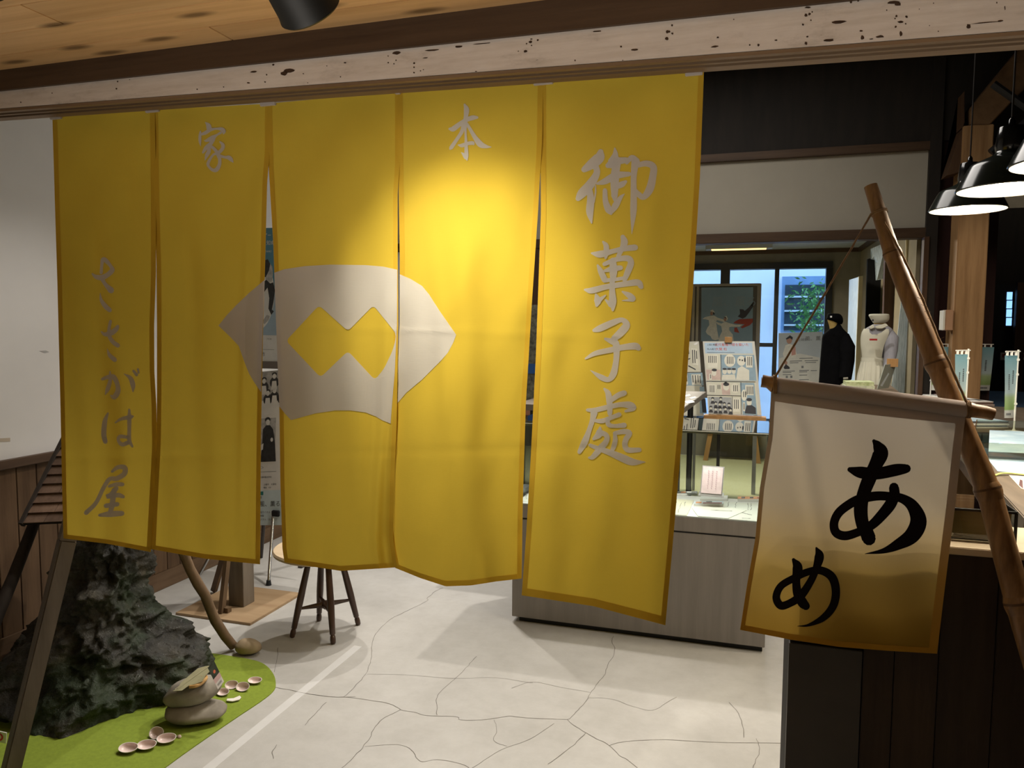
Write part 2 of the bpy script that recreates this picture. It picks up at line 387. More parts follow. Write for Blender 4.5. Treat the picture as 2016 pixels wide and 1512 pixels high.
for k in range(18):
    y1 = ys[k]; y0 = ys[k+1]; x = XL; joints = {0: [-1.305+XL-XL], 1: [-2.6]}.get(k, [rnd.uniform(-2.6, 0)])
    cuts = [XL]+sorted(joints)+[1.4, XR]
    for a, c in zip(cuts, cuts[1:]):
        p = MB(); p.span((a+.0012, y0+.0012, 2.24), (c-.0012, y1-.0012, 2.262)); p.obj('ceiling_plank', M_pl[(k*3+int(c*5)) % 4], ceil, bevel=.0012)
# lintel: dark board, painted beam, grooved sill of the old sliding doors ---
def zb(X): return 2.0855-.0233*X       # lower edge of the painted face sags towards the right
def zt(X): return 2.1656-.0082*X
def slopebar(x0, x1, y0, y1, fb, ft, n=1):
    b = MB()
    b.hexa([(x0, y0, fb(x0)), (x1, y0, fb(x1)), (x1, y1, fb(x1)), (x0, y1, fb(x0))], [(x0, y0, ft(x0)), (x1, y0, ft(x1)), (x1, y1, ft(x1)), (x0, y1, ft(x0))]); return b
X0, X1 = XL, XR
mW, n, b, o = nt('flaking white paint'); v = coords(n, (1, 1, 3.2))
f = noisen(n, v, 9, 8, .72); g = noisen(n, coords(n, (2.2, 8, 30)), 3, 4)
col = ramp(n, f, [(.0, (.07, .038, .02)), (.295, (.07, .038, .02)), (.315, (.60, .54, .48)), (.45, (.72, .66, .60)), (.8, (.80, .75, .69))])
mx = n.nodes.new('ShaderNodeMix'); mx.data_type = 'RGBA'; mx.blend_type = 'MULTIPLY'; mx.inputs[0].default_value = .35
L(n, col, mx.inputs[6]); L(n, ramp(n, g, [(.35, (.72, .68, .62)), (.6, (1, 1, 1))]), mx.inputs[7]); L(n, mx.outputs[2], b.inputs['Base Color']); b.inputs['Roughness'].default_value = .7
bumpn(n, f, b, .25, .002)
trim1 = struct(slopebar(X0, X1, 1.722, 1.80, zb, zt).obj('trim_1', mW)); trim1['label'] = 'white painted lintel with flaking chips'
trim2 = struct(slopebar(X0, X1, 1.712, 1.80, zt, lambda X: 2.262).obj('trim_2', wood('dark lintel board', (.05, .028, .016), (.10, .062, .036), (.8, 14, 14), 2))); trim2['label'] = 'dark brown board above the lintel'
M_groove = wood('groove wood', (.16, .10, .055), (.27, .18, .105), (.8, 14, 14), 2)
trim3 = struct(slopebar(X0, X1, 1.725, 1.812, lambda X: zb(X)-.001, zb).obj('trim_3', wood('groove bed shade', (.006, .004, .003), (.012, .008, .005), (.8, 14, 14), 2))); trim3['label'] = 'grooved underside of the lintel'  # near-black bed colour stands in for the shade of deeper grooves
for a, c in ((1.724, 1.739), (1.755, 1.765), (1.781, 1.812)):
    slopebar(X0, X1, a, c, lambda X: zb(X)-.0085, lambda X: zb(X)-.001).obj('groove_rail', M_groove, trim3)
b = MB(); b.span((XL, 1.74, 2.262), (XR, 1.80, 3.6)); struct(b.obj('wall_lintel', M_dark))
# chips and nail holes in the paint, where the photograph shows them
ch = MB(); rc = random.Random(5)
def chip(x, y, w_, h_=None, rot=0):
    h_ = h_ or w_; P = []
    for k in range(9):
        a = 2*pi*k/9; r = rc.uniform(.65, 1.1); dx, dy = w_/2*r*cos(a), h_/2*r*sin(a)
        P.append(atY(x+dx*cos(rot)-dy*sin(rot), y+dx*sin(rot)+dy*cos(rot), 1.7216))
    ch.slab(P[::-1], (0, -1, 0), .0004)
for ox, oy, L_ in ((1316, 0, [(1035, 12, 14), (1075, 5, 12), (790, 42, 40, 12), (800, 80, 16), (780, 85, 20), (815, 68, 10), (808, 115, 10), (762, 140, 14), (370, 110, 7), (20, 145, 12), (5, 180, 14), (20, 190, 10), (280, 213, 16, 10), (262, 265, 46, 12), (510, 255, 14, 18), (460, 255, 10), (610, 228, 18, 8), (780, 245, 16, 22), (788, 208, 14, 10), (968, 125, 85, 18), (910, 228, 66, 16), (1093, 175, 20, 12), (1100, 212, 24, 30), (1150, 222, 30, 6), (1198, 208, 56, 16), (1238, 58, 8), (1275, 15, 76, 18), (1300, 25, 40, 22), (1293, 92, 14), (1350, 95, 16), (1285, 105, 10), (1315, 125, 34, 16), (1345, 135, 10), (1288, 152, 14), (1318, 192, 18, 34), (1480, 145, 6), (1503, 18, 7), (1422, 52, 6), (1702, 148, 30, 26), (1800, 128, 170, 7), (1880, 120, 40, 12), (1908, 45, 6, 30), (1862, 15, 8, 12), (1530, 178, 8)]),
                   (660, 0, [(55, 356, 16, 8), (300, 318, 8), (345, 300, 50, 22), (345, 342, 8), (300, 355, 10), (333, 362, 8), (448, 358, 14), (447, 382, 10), (447, 412, 10), (484, 402, 8), (500, 395, 6), (553, 285, 110, 9), (512, 328, 36, 6), (700, 265, 60, 14), (830, 248, 120, 6), (1085, 248, 10), (1106, 238, 26, 16), (1112, 222, 18, 8), (1148, 228, 14), (1113, 258, 8), (1078, 290, 24, 18), (1038, 290, 8), (1695, 282, 44, 14), (1620, 265, 12), (1360, 343, 10), (1630, 342, 7), (1482, 178, 60, 9), (1885, 180, 20), (1910, 142, 10), (1912, 190, 12), (1880, 220, 26, 22), (798, 405, 12, 6), (30, 436, 7)]),
                   (0, 0, [(667, 463, 9), (660, 503, 10), (735, 452, 5), (296, 528, 5, 10), (1118, 506, 9), (1268, 493, 7), (1408, 470, 20, 10), (1512, 424, 9), (1503, 465, 9), (1550, 368, 16, 12), (1437, 406, 40, 12), (1640, 400, 80, 26), (1612, 415, 40, 30), (1958, 356, 14, 8), (1853, 374, 6), (1745, 470, 6), (1930, 436, 6), (1720, 418, 8), (118, 580, 8)])):
    for q in L_:
        chip(ox+q[0]/2.88, oy+q[1]/2.88, q[2]/2.88, (q[3] if len(q) > 3 else q[2])/2.88, -.09)
ch.obj('paint_chips', mat('bare wood under paint', (.06, .033, .018), .9, .4, 40), trim1, kind='stuff')
# partition wall at the back ---------------------------------------------
b = MB(); b.span((XL, YB, 2.205), (1.168, YB+.1, 2.745)); wall_back = struct(b.obj('wall_back', M_plaster2))
b = MB(); b.span((XL, YB-.02, 2.80), (XR, YB+.1, 3.6)); struct(b.obj('wall_back_upper', M_dark))
b = MB(); b.span((XL, YB-.04, 2.742), (1.175, YB+.1, 2.80)); struct(b.obj('trim_4', M_brown, bevel=.003))
b = MB(); b.span((XL, YB-.03, 2.135), (1.175, YB+.1, 2.207)); struct(b.obj('trim_5', M_brown, bevel=.003))
b = MB(); b.span((1.168, YB-.05, 0), (1.24, YB+.1, 3.6)); struct(b.obj('trim_6', M_dark))
for x0, x1 in ((1040, 1062),):
    a = atY(x0, 600, YB); c = atY(x1, 600, YB); b = MB(); b.span((a.x-.3, YB-.02, 0), (c.x, YB+.1, 2.14)); struct(b.obj('trim_7', M_brownv))
b = MB(); b.span((XL, YB, 0), (atY(1040, 600, YB).x-.3, YB+.08, 2.14)); struct(b.obj('wall_back_left', M_plaster))
# dark end of the shop on the right
b = MB(); b.span((1.24, YB, 0), (1.62, YB+.1, 3.6)); struct(b.obj('wall_back_right', wood('dark red lacquer board', (.02, .006, .005), (.035, .011, .009), (10, 10, 1), 2)))
b = MB(); b.span((1.3, 8.6, 0), (XR, 8.7, 2.68)); struct(b.obj('wall_far_dark', M_dark))
b = MB(); b.span((1.3, 8.6, 2.68), (XR, 8.7, 3.6)); struct(b.obj('wall_far_upper', mat('cream wall', (.50, .46, .36), .9)))
# far room -------------------------------------------------------------------
b = MB(); b.span((XL, YB+.1, 2.37), (1.3, YW, 2.45)); struct(b.obj('ceiling_far', mat('far ceiling', (.42, .47, .52), .9)))
fw = MB(); wx0, wx1, wz0, wz1 = -1.6, .84, .45, 2.155
fw.span((XL, YW, 0), (wx0, YW+.12, 2.45)); fw.span((wx1, YW, 0), (1.3, YW+.12, 2.45)); fw.span((wx0, YW, 0), (wx1, YW+.12, wz0)); fw.span((wx0, YW, wz1), (wx1, YW+.12, 2.45))
struct(fw.obj('wall_far', mat('far plaster', (.22, .20, .155), .9)))
b = MB(); b.span((1.14, YB+.1, 0), (1.3, YW, 2.37)); struct(b.obj('wall_far_right', mat('far side wall', (.25, .21, .13), .9)))
b = MB(); b.span((XL, YW-.03, 2.325), (1.14, YW, 2.37)); struct(b.obj('trim_8', M_brown))
b = MB(); b.span((1.11, YB+.1, 2.325), (1.14, YW, 2.37)); struct(b.obj('trim_9', M_brown))
# window with black frame
win = struct(MB().span((wx0-.05, YW-.05, wz1), (wx1+.02, YW+.1, wz1+.07)).span((wx0-.05, YW-.05, wz0-.06), (wx1+.02, YW+.1, wz0)).obj('window_1', mat('black aluminium', (.012, .013, .014), .4, .1)))
def wpost(x0, x1):
    a = atY(x0, 620, YW).x; c = atY(x1, 620, YW).x; MB().span((a, YW-.04, wz0), (c, YW+.06, wz1)).obj('window_post', MATS['black aluminium'], win)
for a, c in ((1623, 1636), (1523, 1531.5), (1417, 1435), (1357, 1361)): wpost(a, c)
MB().span((wx0-.05, YW-.04, wz0), (wx0+.02, YW+.06, wz1)).obj('window_post', MATS['black aluminium'], win)
zr = atY(1510, 679, YW).z; MB().span((atY(1435, 679, YW).x, YW-.02, zr-.022), (atY(1523, 679, YW).x, YW+.02, zr+.022)).obj('window_rail', MATS['black aluminium'], win)
xs = [wx0, atY(1418, 620, YW).x, atY(1527, 620, YW).x, atY(1630, 620, YW).x]
for a, c in zip(xs, xs[1:]): MB().span((a, YW+.03, wz0), (c, YW+.036, wz1)).obj('window_pane', glass('window glass', (.96, .98, 1), .8), win)
# outside: pale neighbouring house, its own window, ground, shrub
b = MB(); b.span((-8, 11.6, -.3), (8, 11.8, 5)); nb = b.obj('neighbour_house', mat('pale render', (.66, .71, .76), .9, .04, 2), base=(0, 11.6, -.3))
tag(nb, 'pale rendered wall of the neighbouring house outside the black framed window', 'house')
a = atY(1540, 545, 11.58); c = atY(1622, 655, 11.58)
MB().span((a.x, 11.52, c.z), (c.x+.4, 11.6, a.z)).obj('window_frame', mat('blue grey frame', (.16, .28, .46), .5), nb)
a2 = atY(1546, 561, 11.5); MB().span((a2.x, 11.5, c.z+.03), (c.x+.36, 11.53, a2.z)).obj('window_pane', mat('dark pane', (.03, .045, .06), .12, .2, spec=.6), nb)
for yy in (584, 612, 640):
    z_ = atY(1580, yy, 11.48).z; MB().span((a2.x, 11.48, z_-.012), (c.x+.36, 11.5, z_+.012)).obj('window_bar', mat('pale bar', (.5, .6, .65), .5), nb)
b = MB(); b.span((-8, YW+.13, -.2), (8, 11.6, .1)); struct(b.obj('ground_outside', mat('grey paving', (.42, .46, .5), .9, .15, 5)))
# ================================================================== NOREN CURTAIN
YN = 1.822
M_yel = cloth('yellow curtain cloth', (.70, .505, .058), .20)
M_hem = cloth('curtain hem double cloth', (.68, .44, .045), .12)  # deeper orange stands in for backlight dimmed by the double layer
M_wht = cloth('undyed white print', (.70, .67, .63), .22)
PAN = [  # left edge, right edge (picture positions, top to bottom), sag of the bottom hem
 ([(103, 225), (108, 400), (113, 560), (119, 800), (122, 950), (125, 1060)], [(305, 216), (307, 400), (307, 540), (303.5, 640), (304, 730), (308, 800), (309, 880), (302, 1000), (297, 1087)], [(0, 0), (.5, -3), (1, 0)]),
 ([(301, 216), (304, 400), (308, 520), (309, 640), (309, 780), (308, 870), (301, 1000), (297, 1081)], [(531, 204), (531, 300), (526, 360), (522, 520), (518, 650), (514, 850), (513, 960), (512, 1111)], [(0, 0), (.5, 4), (1, 0)]),
 ([(526, 204), (529, 330), (538, 480), (544, 650), (550, 800), (552, 950), (556, 1080), (560, 1107)], [(787, 180), (787, 320), (783, 380), (783, 500), (784, 640), (782, 760), (781, 830), (776, 950), (774, 1060), (782, 1117)], [(0, 0), (.5, 12), (1, 0)]),
 ([(782, 180), (784, 330), (787, 500), (787, 640), (776, 800), (766, 950), (763, 1030), (770, 1080), (778, 1118)], [(1069, 161), (1067, 280), (1059, 420), (1047, 600), (1035, 800), (1029, 1000), (1027, 1139)], [(0, 0), (.2, 16), (.4, 28), (.6, 22), (.8, 10), (1, 0)]),
 ([(1064, 161), (1064, 290), (1065, 420), (1060, 560), (1055, 700), (1045, 900), (1036, 1050), (1027, 1172)], [(1386, 139), (1378, 350), (1365, 560), (1352, 750), (1335, 950), (1322, 1100), (1310, 1231)], [(0, 0), (.5, -8), (1, 0)]),
]
def edge(E, v):
    y0, y1 = E[0][1], E[-1][1]; y = y0+(y1-y0)*v
    return interp([(q[1], q[0]) for q in E], y)[0], y
def fold(k, px, py, u, v):
    """how far the cloth stands in front (-) of or behind the hanging plane"""
    t = min(1, v*2.2)
    d = .007*sin(u*9+k*2.1+v*1.3)*t+.005*sin(u*17+k*1.7-v*5)*t
    d += .011*noise.noise(Vector((px*.007, py*.0032, k*7.1)))*t+.005*noise.noise(Vector((px*.02+py*.006, py*.007, k*3.3)))*t
    # drag folds from the hooks: slanting ridges near the top corners
    d += .005*sin((u*5+v*11)*2.2+k)*math.exp(-v*2.6)*min(1, v*8)+.004*sin((u*6-v*9)*2+k*2)*math.exp(-v*3)*min(1, v*8)
    eg = max(0, 1-min(u, 1-u)/.08) if 0 <= u <= 1 else 1; d += .0016*sin(v*85+k*2+u*6)*eg*v+.0011*sin(v*47+k)*eg
    if k >= 2: d += -.0022*math.exp(-((py-650-.03*(px-800))/5)**2)
    d += .0022*math.exp(-((py-905+.02*px)/7)**2)
    if k == 0: d += .02*v*v*sin(u*3.1)-.012*math.exp(-((u-.32-.12*v)/.09)**2)*v
    if k == 1: d += .012*math.exp(-((u-.86+.05*v)/.05)**2)*min(1, v*2)*(v < .85 or (1-v)/.15)
    if k == 2: d += -.016*math.exp(-((u-.9+.12*(v-.5))/.05)**2)*max(0, v-.35)*2.2
    if k == 3: d += -.075*v**2.2*sin(pi*min(1, max(0, u*1.02)))+.03*v**3-.014*math.exp(-((u-.30-.45*(v-.45))/.07)**2)*max(0, 1-abs(v-.55)/.35)
    if k == 4: d += -.055*v**1.8+.018*sin(u*4+1)*v-.01*math.exp(-((u-.75+.3*v)/.12)**2)
    return d
def panel_uv(k, px, py):
    Le, Re, bt = PAN[k]; v = .5
    for _ in range(3):
        lx, ly = edge(Le, v); rx, ry = edge(Re, v); u = (px-lx)/max(1, rx-lx); uu = min(1, max(0, u))
        t0 = Le[0][1]+(Re[0][1]-Le[0][1])*uu; t1 = Le[-1][1]+(Re[-1][1]-Le[-1][1])*uu+interp(bt, uu)[0]
        v = min(1, max(0, (py-t0)/(t1-t0)))
    return u, v
def noren_pt(k, px, py, lift=0):
    u, v = panel_uv(k, px, py); return atY(px, py, YN+fold(k, px, py, u, v)-lift)
noren = thing('noren_curtain', 'yellow split shop curtain with white lettering and fan emblem hanging under the lintel', 'curtain', (-1.05, YN, .8))
panels = []; NU, NV = 64, 120
for k, (Le, Re, bt) in enumerate(PAN):
    b = MB(); G = []
    for j in range(NV+1):
        v = j/NV; lx, ly = edge(Le, v); rx, ry = edge(Re, v)
        for i in range(NU+1):
            u = i/NU; px = lx+(rx-lx)*u; py = ly+(ry-ly)*u+interp(bt, u)[0]*v**5
            G.append((px, py, u, v)); b.v.append(atY(px, py, YN+fold(k, px, py, u, v)))
    for j in range(NV):
        for i in range(NU):
            a = j*(NU+1)+i; b.f.append((a, a+NU+1, a+NU+2, a+1))
    p = b.obj('panel', M_yel, noren, smooth=True); panels.append(p)
    p['label'] = ['yellow cloth panel with a column of small brush letters', 'yellow cloth panel with one small brush character and the emblem tip', 'yellow cloth panel with the two diamonds of the emblem', 'brightly lit yellow cloth panel with one small brush character', 'yellow cloth panel with a column of four large brush characters'][k]
    h = MB()   # stitched hems: sides and bottom, a second layer of cloth
    def strip(pts_a, pts_b):
        n_ = len(pts_a); h.add(pts_a+pts_b, [(i, n_+i, n_+i+1, i+1) for i in range(n_-1)])
    for side in (0, 1):
        A = []; B = []; hw = (.045, .042, .036, .036, .034)[k] if not (k == 0 and side == 1) else .05
        for j in range(NV+1):
            for (S, u) in ((A, 0 if side == 0 else 1), (B, hw if side == 0 else 1-hw)):
                v = j/NV; lx, ly = edge(Le, v); rx, ry = edge(Re, v); px = lx+(rx-lx)*u; py = ly+(ry-ly)*u+interp(bt, u)[0]*v**5
                S.append(atY(px, py, YN+fold(k, px, py, u, v)-.0009))
        strip(*((A, B) if side == 0 else (B, A)))
    A = []; B = []
    for i in range(NU+1):
        for S, v in ((A, .985 if k == 4 else .990), (B, 1)):
            u = i/NU; lx, ly = edge(Le, v); rx, ry = edge(Re, v); px = lx+(rx-lx)*u; py = ly+(ry-ly)*u+interp(bt, u)[0]*v**5
            S.append(atY(px, py, YN+fold(k, px, py, u, v)-.0009))
    strip(A, B)
    h.obj('hem', M_hem, p, smooth=True)
def prints(name, k, polys, label=None, lift=.0024, step=7):
    V, Fc = cut2d(polys, step, step); b = MB()
    b.add([noren_pt(k, x, y, lift) for x, y in V], Fc); o = b.obj(name, M_wht, panels[k], smooth=True)
    if label: o['label'] = label
    return o
def letters(k, ox, oy, s, strokes, label, name='lettering'):
    polys = []
    for st in strokes:
        polys += [[q] for q in brush([(ox+x/s, oy+y/s, w_/s) for x, y, w_ in st])]
    prints(name, k, polys, label)
letters(4, 1110, 270, 4.2, [
 [(305, 122, 50), (292, 170, 88), (232, 222, 82), (168, 268, 50)], [(262, 235, 50), (272, 300, 55), (215, 395, 75), (150, 465, 75), (118, 508, 45)],
 [(215, 440, 45), (222, 520, 60), (215, 620, 60), (230, 710, 12)], [(262, 400, 10), (262, 460, 14), (250, 540, 10)],
 [(422, 92, 14), (425, 150, 52), (398, 215, 80), (365, 235, 45)], [(380, 225, 55), (440, 200, 60), (518, 190, 48)],
 [(445, 190, 60), (425, 300, 70), (420, 400, 68), (420, 490, 50)], [(275, 385, 20), (340, 365, 52), (430, 318, 60), (540, 305, 38)], [(420, 415, 40), (480, 390, 50), (512, 368, 26)],
 [(340, 440, 38), (345, 530, 46), (370, 600, 58), (390, 635, 20)], [(390, 632, 20), (425, 570, 55), (465, 505, 36), (500, 470, 8)], [(405, 480, 30), (425, 525, 26)],
 [(520, 215, 24), (560, 170, 46), (600, 200, 60)], [(592, 195, 66), (578, 330, 48), (578, 480, 52), (575, 620, 52), (562, 800, 4)],
 [(600, 235, 40), (680, 218, 50), (740, 245, 56), (735, 330, 60), (710, 430, 66), (660, 495, 48), (615, 470, 45), (585, 435, 34)]], 'white brush lettering')
letters(4, 1110, 270, 4.2, [
 [(488, 825, 40), (500, 870, 60), (478, 930, 40), (450, 985, 35)], [(325, 865, 18), (350, 900, 45), (350, 960, 40), (345, 1000, 20)],
 [(232, 960, 18), (300, 968, 58), (400, 945, 40), (500, 922, 46), (590, 912, 50)],
 [(280, 1060, 18), (305, 1110, 46), (338, 1180, 50)], [(335, 1050, 34), (430, 1012, 40), (528, 1002, 50), (555, 1040, 52), (530, 1110, 52), (502, 1178, 40)],
 [(405, 1020, 50), (410, 1100, 66), (405, 1190, 40)], [(340, 1105, 24), (400, 1090, 48), (470, 1080, 40)], [(335, 1185, 35), (420, 1178, 30), (510, 1162, 30)],
 [(175, 1262, 20), (230, 1268, 50), (350, 1238, 45), (500, 1215, 46), (610, 1202, 54), (640, 1238, 40)],
 [(400, 1180, 40), (400, 1280, 50), (405, 1360, 60), (405, 1430, 22)], [(345, 1345, 16), (390, 1388, 44)],
 [(265, 1300, 18), (280, 1350, 60), (272, 1392, 26)], [(345, 1308, 12), (290, 1350, 42)], [(485, 1278, 16), (540, 1308, 48), (570, 1335, 52)], [(570, 1342, 38), (530, 1348, 20), (482, 1352, 6)]], 'white brush lettering')
letters(4, 1110, 600, 4.2, [
 [(250, 212, 30), (300, 195, 55), (400, 150, 52), (480, 125, 40), (518, 165, 60), (480, 220, 66), (415, 280, 52)],
 [(342, 282, 22), (390, 300, 46), (430, 322, 58), (436, 400, 50), (430, 480, 48), (410, 570, 56), (370, 618, 42), (310, 600, 46), (250, 562, 20), (220, 542, 4)],
 [(180, 445, 16), (260, 402, 40), (380, 375, 46), (500, 350, 50), (590, 342, 58), (618, 358, 45)]], 'white brush lettering')
letters(4, 1110, 600, 4.2, [
 [(335, 695, 18), (365, 730, 46), (375, 790, 50), (380, 840, 46), (380, 900, 40)], [(390, 790, 40), (450, 748, 46), (500, 730, 46)],
 [(195, 870, 26), (260, 870, 40), (370, 845, 42), (470, 825, 42), (550, 832, 60), (578, 858, 38), (510, 880, 22)],
 [(250, 890, 60), (235, 960, 42), (205, 1050, 42), (170, 1140, 56), (128, 1218, 34)],
 [(260, 958, 28), (320, 960, 40), (400, 930, 36), (458, 908, 40)], [(360, 940, 30), (370, 990, 40), (420, 1002, 32), (500, 996, 44)],
 [(300, 1015, 20), (290, 1070, 58), (245, 1110, 24)], [(290, 1050, 46), (352, 1080, 42), (350, 1130, 46), (300, 1190, 55), (240, 1258, 40), (208, 1264, 18)],
 [(215, 1160, 28), (290, 1190, 40), (380, 1222, 50), (480, 1265, 64), (570, 1300, 58), (675, 1300, 5)],
 [(422, 1072, 30), (425, 1120, 40), (410, 1180, 40), (385, 1230, 18)], [(420, 1062, 32), (500, 1048, 44), (545, 1062, 42), (515, 1110, 46), (505, 1160, 46), (530, 1200, 46), (625, 1200, 38)]], 'white brush lettering')
letters(3, 860, 190, 10.8, [
 [(590, 172, 45), (630, 270, 112), (622, 400, 95), (610, 500, 90), (610, 600, 70), (610, 750, 46), (620, 950, 60), (625, 1100, 76), (632, 1250, 82), (640, 1350, 30)], [(520, 1190, 16), (570, 1232, 64), (615, 1300, 80)],
 [(275, 688, 60), (350, 688, 112), (480, 592, 100), (620, 502, 90), (760, 452, 100), (855, 445, 60)],
 [(560, 620, 80), (530, 750, 80), (420, 920, 76), (310, 1080, 82), (285, 1112, 50)], [(640, 580, 60), (700, 680, 70), (800, 850, 92), (920, 1010, 130), (1040, 1062, 80), (1160, 1075, 10)],
 [(455, 1030, 22), (530, 1042, 80), (650, 1002, 76), (755, 988, 80), (780, 1012, 50)]], 'white brush lettering')
letters(1, 370, 220, 11.63, [
 [(400, 245, 20), (465, 310, 105), (490, 400, 120)], [(285, 455, 36), (275, 560, 66), (275, 680, 60), (290, 785, 10)],
 [(300, 520, 50), (400, 482, 80), (520, 412, 70), (660, 388, 46), (775, 402, 92), (818, 450, 100), (815, 498, 46)],
 [(750, 480, 60), (660, 532, 50), (560, 600, 110), (430, 658, 70), (370, 660, 12)], [(580, 620, 100), (520, 730, 90), (420, 820, 90), (345, 935, 50)],
 [(480, 790, 60), (480, 900, 90), (430, 1000, 80), (390, 1110, 14)],
 [(480, 770, 70), (580, 830, 70), (660, 920, 80), (700, 1000, 90), (728, 1100, 76), (718, 1220, 82), (650, 1330, 96), (560, 1330, 70), (475, 1250, 60), (462, 1180, 72), (510, 1080, 60), (580, 985, 50), (640, 960, 60)],
 [(735, 690, 36), (800, 760, 80), (788, 850, 80), (700, 940, 80)], [(720, 1010, 70), (850, 1042, 60), (940, 1052, 100), (1000, 1110, 76), (1038, 1165, 10)]], 'white brush lettering')
letters(0, 150, 490, 4.877, [
 [(155, 240, 16), (190, 268, 40), (245, 275, 52), (300, 250, 46), (345, 205, 48), (330, 165, 32), (285, 112, 42), (258, 102, 40), (246, 150, 30), (240, 230, 30)], [(250, 290, 40), (280, 340, 36), (335, 398, 60)],
 [(230, 425, 6), (240, 490, 30), (280, 550, 46), (322, 588, 42)]], 'white brush lettering')
letters(0, 150, 490, 4.877, [
 [(240, 795, 12), (275, 820, 36), (330, 810, 50), (380, 775, 46), (398, 745, 34)],
 [(330, 695, 28), (316, 760, 30), (316, 830, 36), (350, 890, 40), (400, 928, 42)], [(298, 960, 5), (320, 1020, 35), (370, 1065, 44)]], 'white brush lettering')
letters(0, 150, 490, 4.877, [
 [(250, 1250, 28), (310, 1230, 40), (360, 1232, 50), (395, 1300, 42), (400, 1370, 50), (365, 1422, 50), (332, 1408, 16)], [(325, 1180, 16), (325, 1270, 36), (300, 1350, 40), (280, 1395, 12)],
 ], 'white brush lettering')
for st_ in ([(460, 1200, 6), (520, 1240, 40), (545, 1310, 46), (545, 1370, 12)], [(550, 1172, 24), (580, 1208, 32)], [(592, 1155, 20), (600, 1190, 18)]): letters(0, 150, 490, 4.877, [st_], 'white brush lettering')
letters(0, 150, 740, 4.877, [
[(305, 358, 18), (275, 440, 46), (265, 560, 50), (280, 632, 44)]], 'white brush lettering')
letters(0, 150, 740, 4.877, [
 [(375, 450, 12), (430, 415, 30), (520, 395, 42), (545, 388, 20)], [(510, 325, 22), (510, 420, 40), (510, 520, 36), (510, 620, 40), (540, 678, 22)],
 [(500, 590, 30), (420, 582, 36), (405, 620, 30), (440, 658, 40), (500, 640, 40)]], 'white brush lettering')
letters(0, 150, 740, 4.877, [
 [(345, 918, 26), (400, 878, 40), (465, 882, 50), (462, 940, 50), (390, 985, 46), (320, 992, 40), (260, 1080, 40), (190, 1220, 40), (95, 1315, 44)],
 [(315, 1060, 26), (380, 1042, 38), (445, 1042, 38)], [(385, 1080, 46), (335, 1140, 46), (295, 1160, 40), (400, 1145, 46), (450, 1160, 36)],
 [(285, 1248, 44), (395, 1232, 44)], [(362, 1100, 50), (345, 1240, 52), (325, 1310, 40)], [(225, 1338, 30), (330, 1326, 58), (440, 1320, 48)]], 'white brush lettering')
def rnd_poly(P, r, n=4):
    """round the corners of a polygon"""
    out = []
    for i in range(len(P)):
        a, b_, c = (Vector(P[i-1]), Vector(P[i]), Vector(P[(i+1) % len(P)]))
        p = b_+(a-b_).normalized()*r; q = b_+(c-b_).normalized()*r
        for k in range(n+1):
            t = k/n; x = p.lerp(b_, t).lerp(b_.lerp(q, t), t); out.append((x.x, x.y))
    return out
prints('emblem_piece', 1, [[[(430, 641), (447, 620), (465, 601), (490, 577), (521, 551), (519, 600), (517, 650), (515, 720), (514, 772), (500, 752), (490, 735), (481, 712), (470, 681), (452, 662)]]], 'white left tip of the fan emblem')
hole = rnd_poly([(563, 671), (628, 601), (685, 652), (735, 601), (779.5, 656), (779, 668), (773, 690), (756, 726), (738, 748), (685, 691), (631, 743)], 9)
prints('emblem_piece', 2, [[[(540, 537), (560, 530), (600, 524), (650, 521), (720, 522), (755, 525), (782, 531), (781.5, 640), (777, 735), (771, 806), (769, 834), (752, 827), (740, 820), (720, 812), (690, 808), (660, 808), (620, 814), (573, 827), (560, 813), (550, 800), (547, 730), (544, 650)], hole]], 'white middle of the fan emblem with two yellow diamonds')
prints('emblem_piece', 3, [[[(787, 540), (808, 549), (831, 563), (845, 580), (864, 610), (898, 659), (893, 673), (882, 694), (868, 710), (830, 748), (800, 773), (776, 801), (781, 730), (787, 640)]]], 'white right tip of the fan emblem')
# paper hooks under the lintel
M_hook = mat('pale hook strap', (.55, .5, .46), .7)
for x, y, wd in ((108, 226, 22), (298, 212, 26), (526, 199, 30), (782, 177, 10), (1069, 157, 38), (1366, 139, 34)):
    a = atY(x-wd/2, y-2, YN-.012); c = atY(x+wd/2, y+7, YN-.012); b = MB(); b.span((a.x, YN-.012, c.z), (c.x, YN-.004, a.z+.006)); b.obj('hook_strap', M_hook, noren, bevel=.001)
# ================================================================== HAND BANNER ON BAMBOO
M_bam = mat('bamboo brown', (.17, .085, .032), .45, .35, 5, stretch=(9, 9, 1.2), col2=(.30, .165, .07))
M_node = mat('bamboo node', (.10, .05, .02), .6)
pole = thing('bamboo_pole', 'long slanting bamboo pole leaning on the dark counter and carrying the small cloth banner', 'pole', (.95, 1.72, 0))
PP = [(1714, 366, 12.5), (1757, 500, 15.5), (1800, 608, 17.5), (1843, 716, 19), (1893, 838, 20.5), (1945, 966, 22), (1976, 1077, 23), (2007, 1190, 24.5), (2062, 1370, 27), (2130, 1590, 30), (2215, 1860, 34)]
P3 = []
for x, y, r in PP:
    Y = 1.99
    for _ in range(6): p = atY(x, y, Y); Y = 1.765+.20*max(0, p.z)
    d = (p-CP).dot(CM @ Vector((0, 0, -1))); P3.append((p.x, p.y, p.z, r*d/FPX))
a, c = P3[-2], P3[-1]; t = a[2]/(a[2]-c[2]); P3[-1] = tuple(p+(q-p)*t for p, q in zip(a, c))
S = catmull(P3, 6)
MB().tube([q[:3] for q in S], [q[3] for q in S], 14).obj('stem', M_bam, pole, smooth=True)
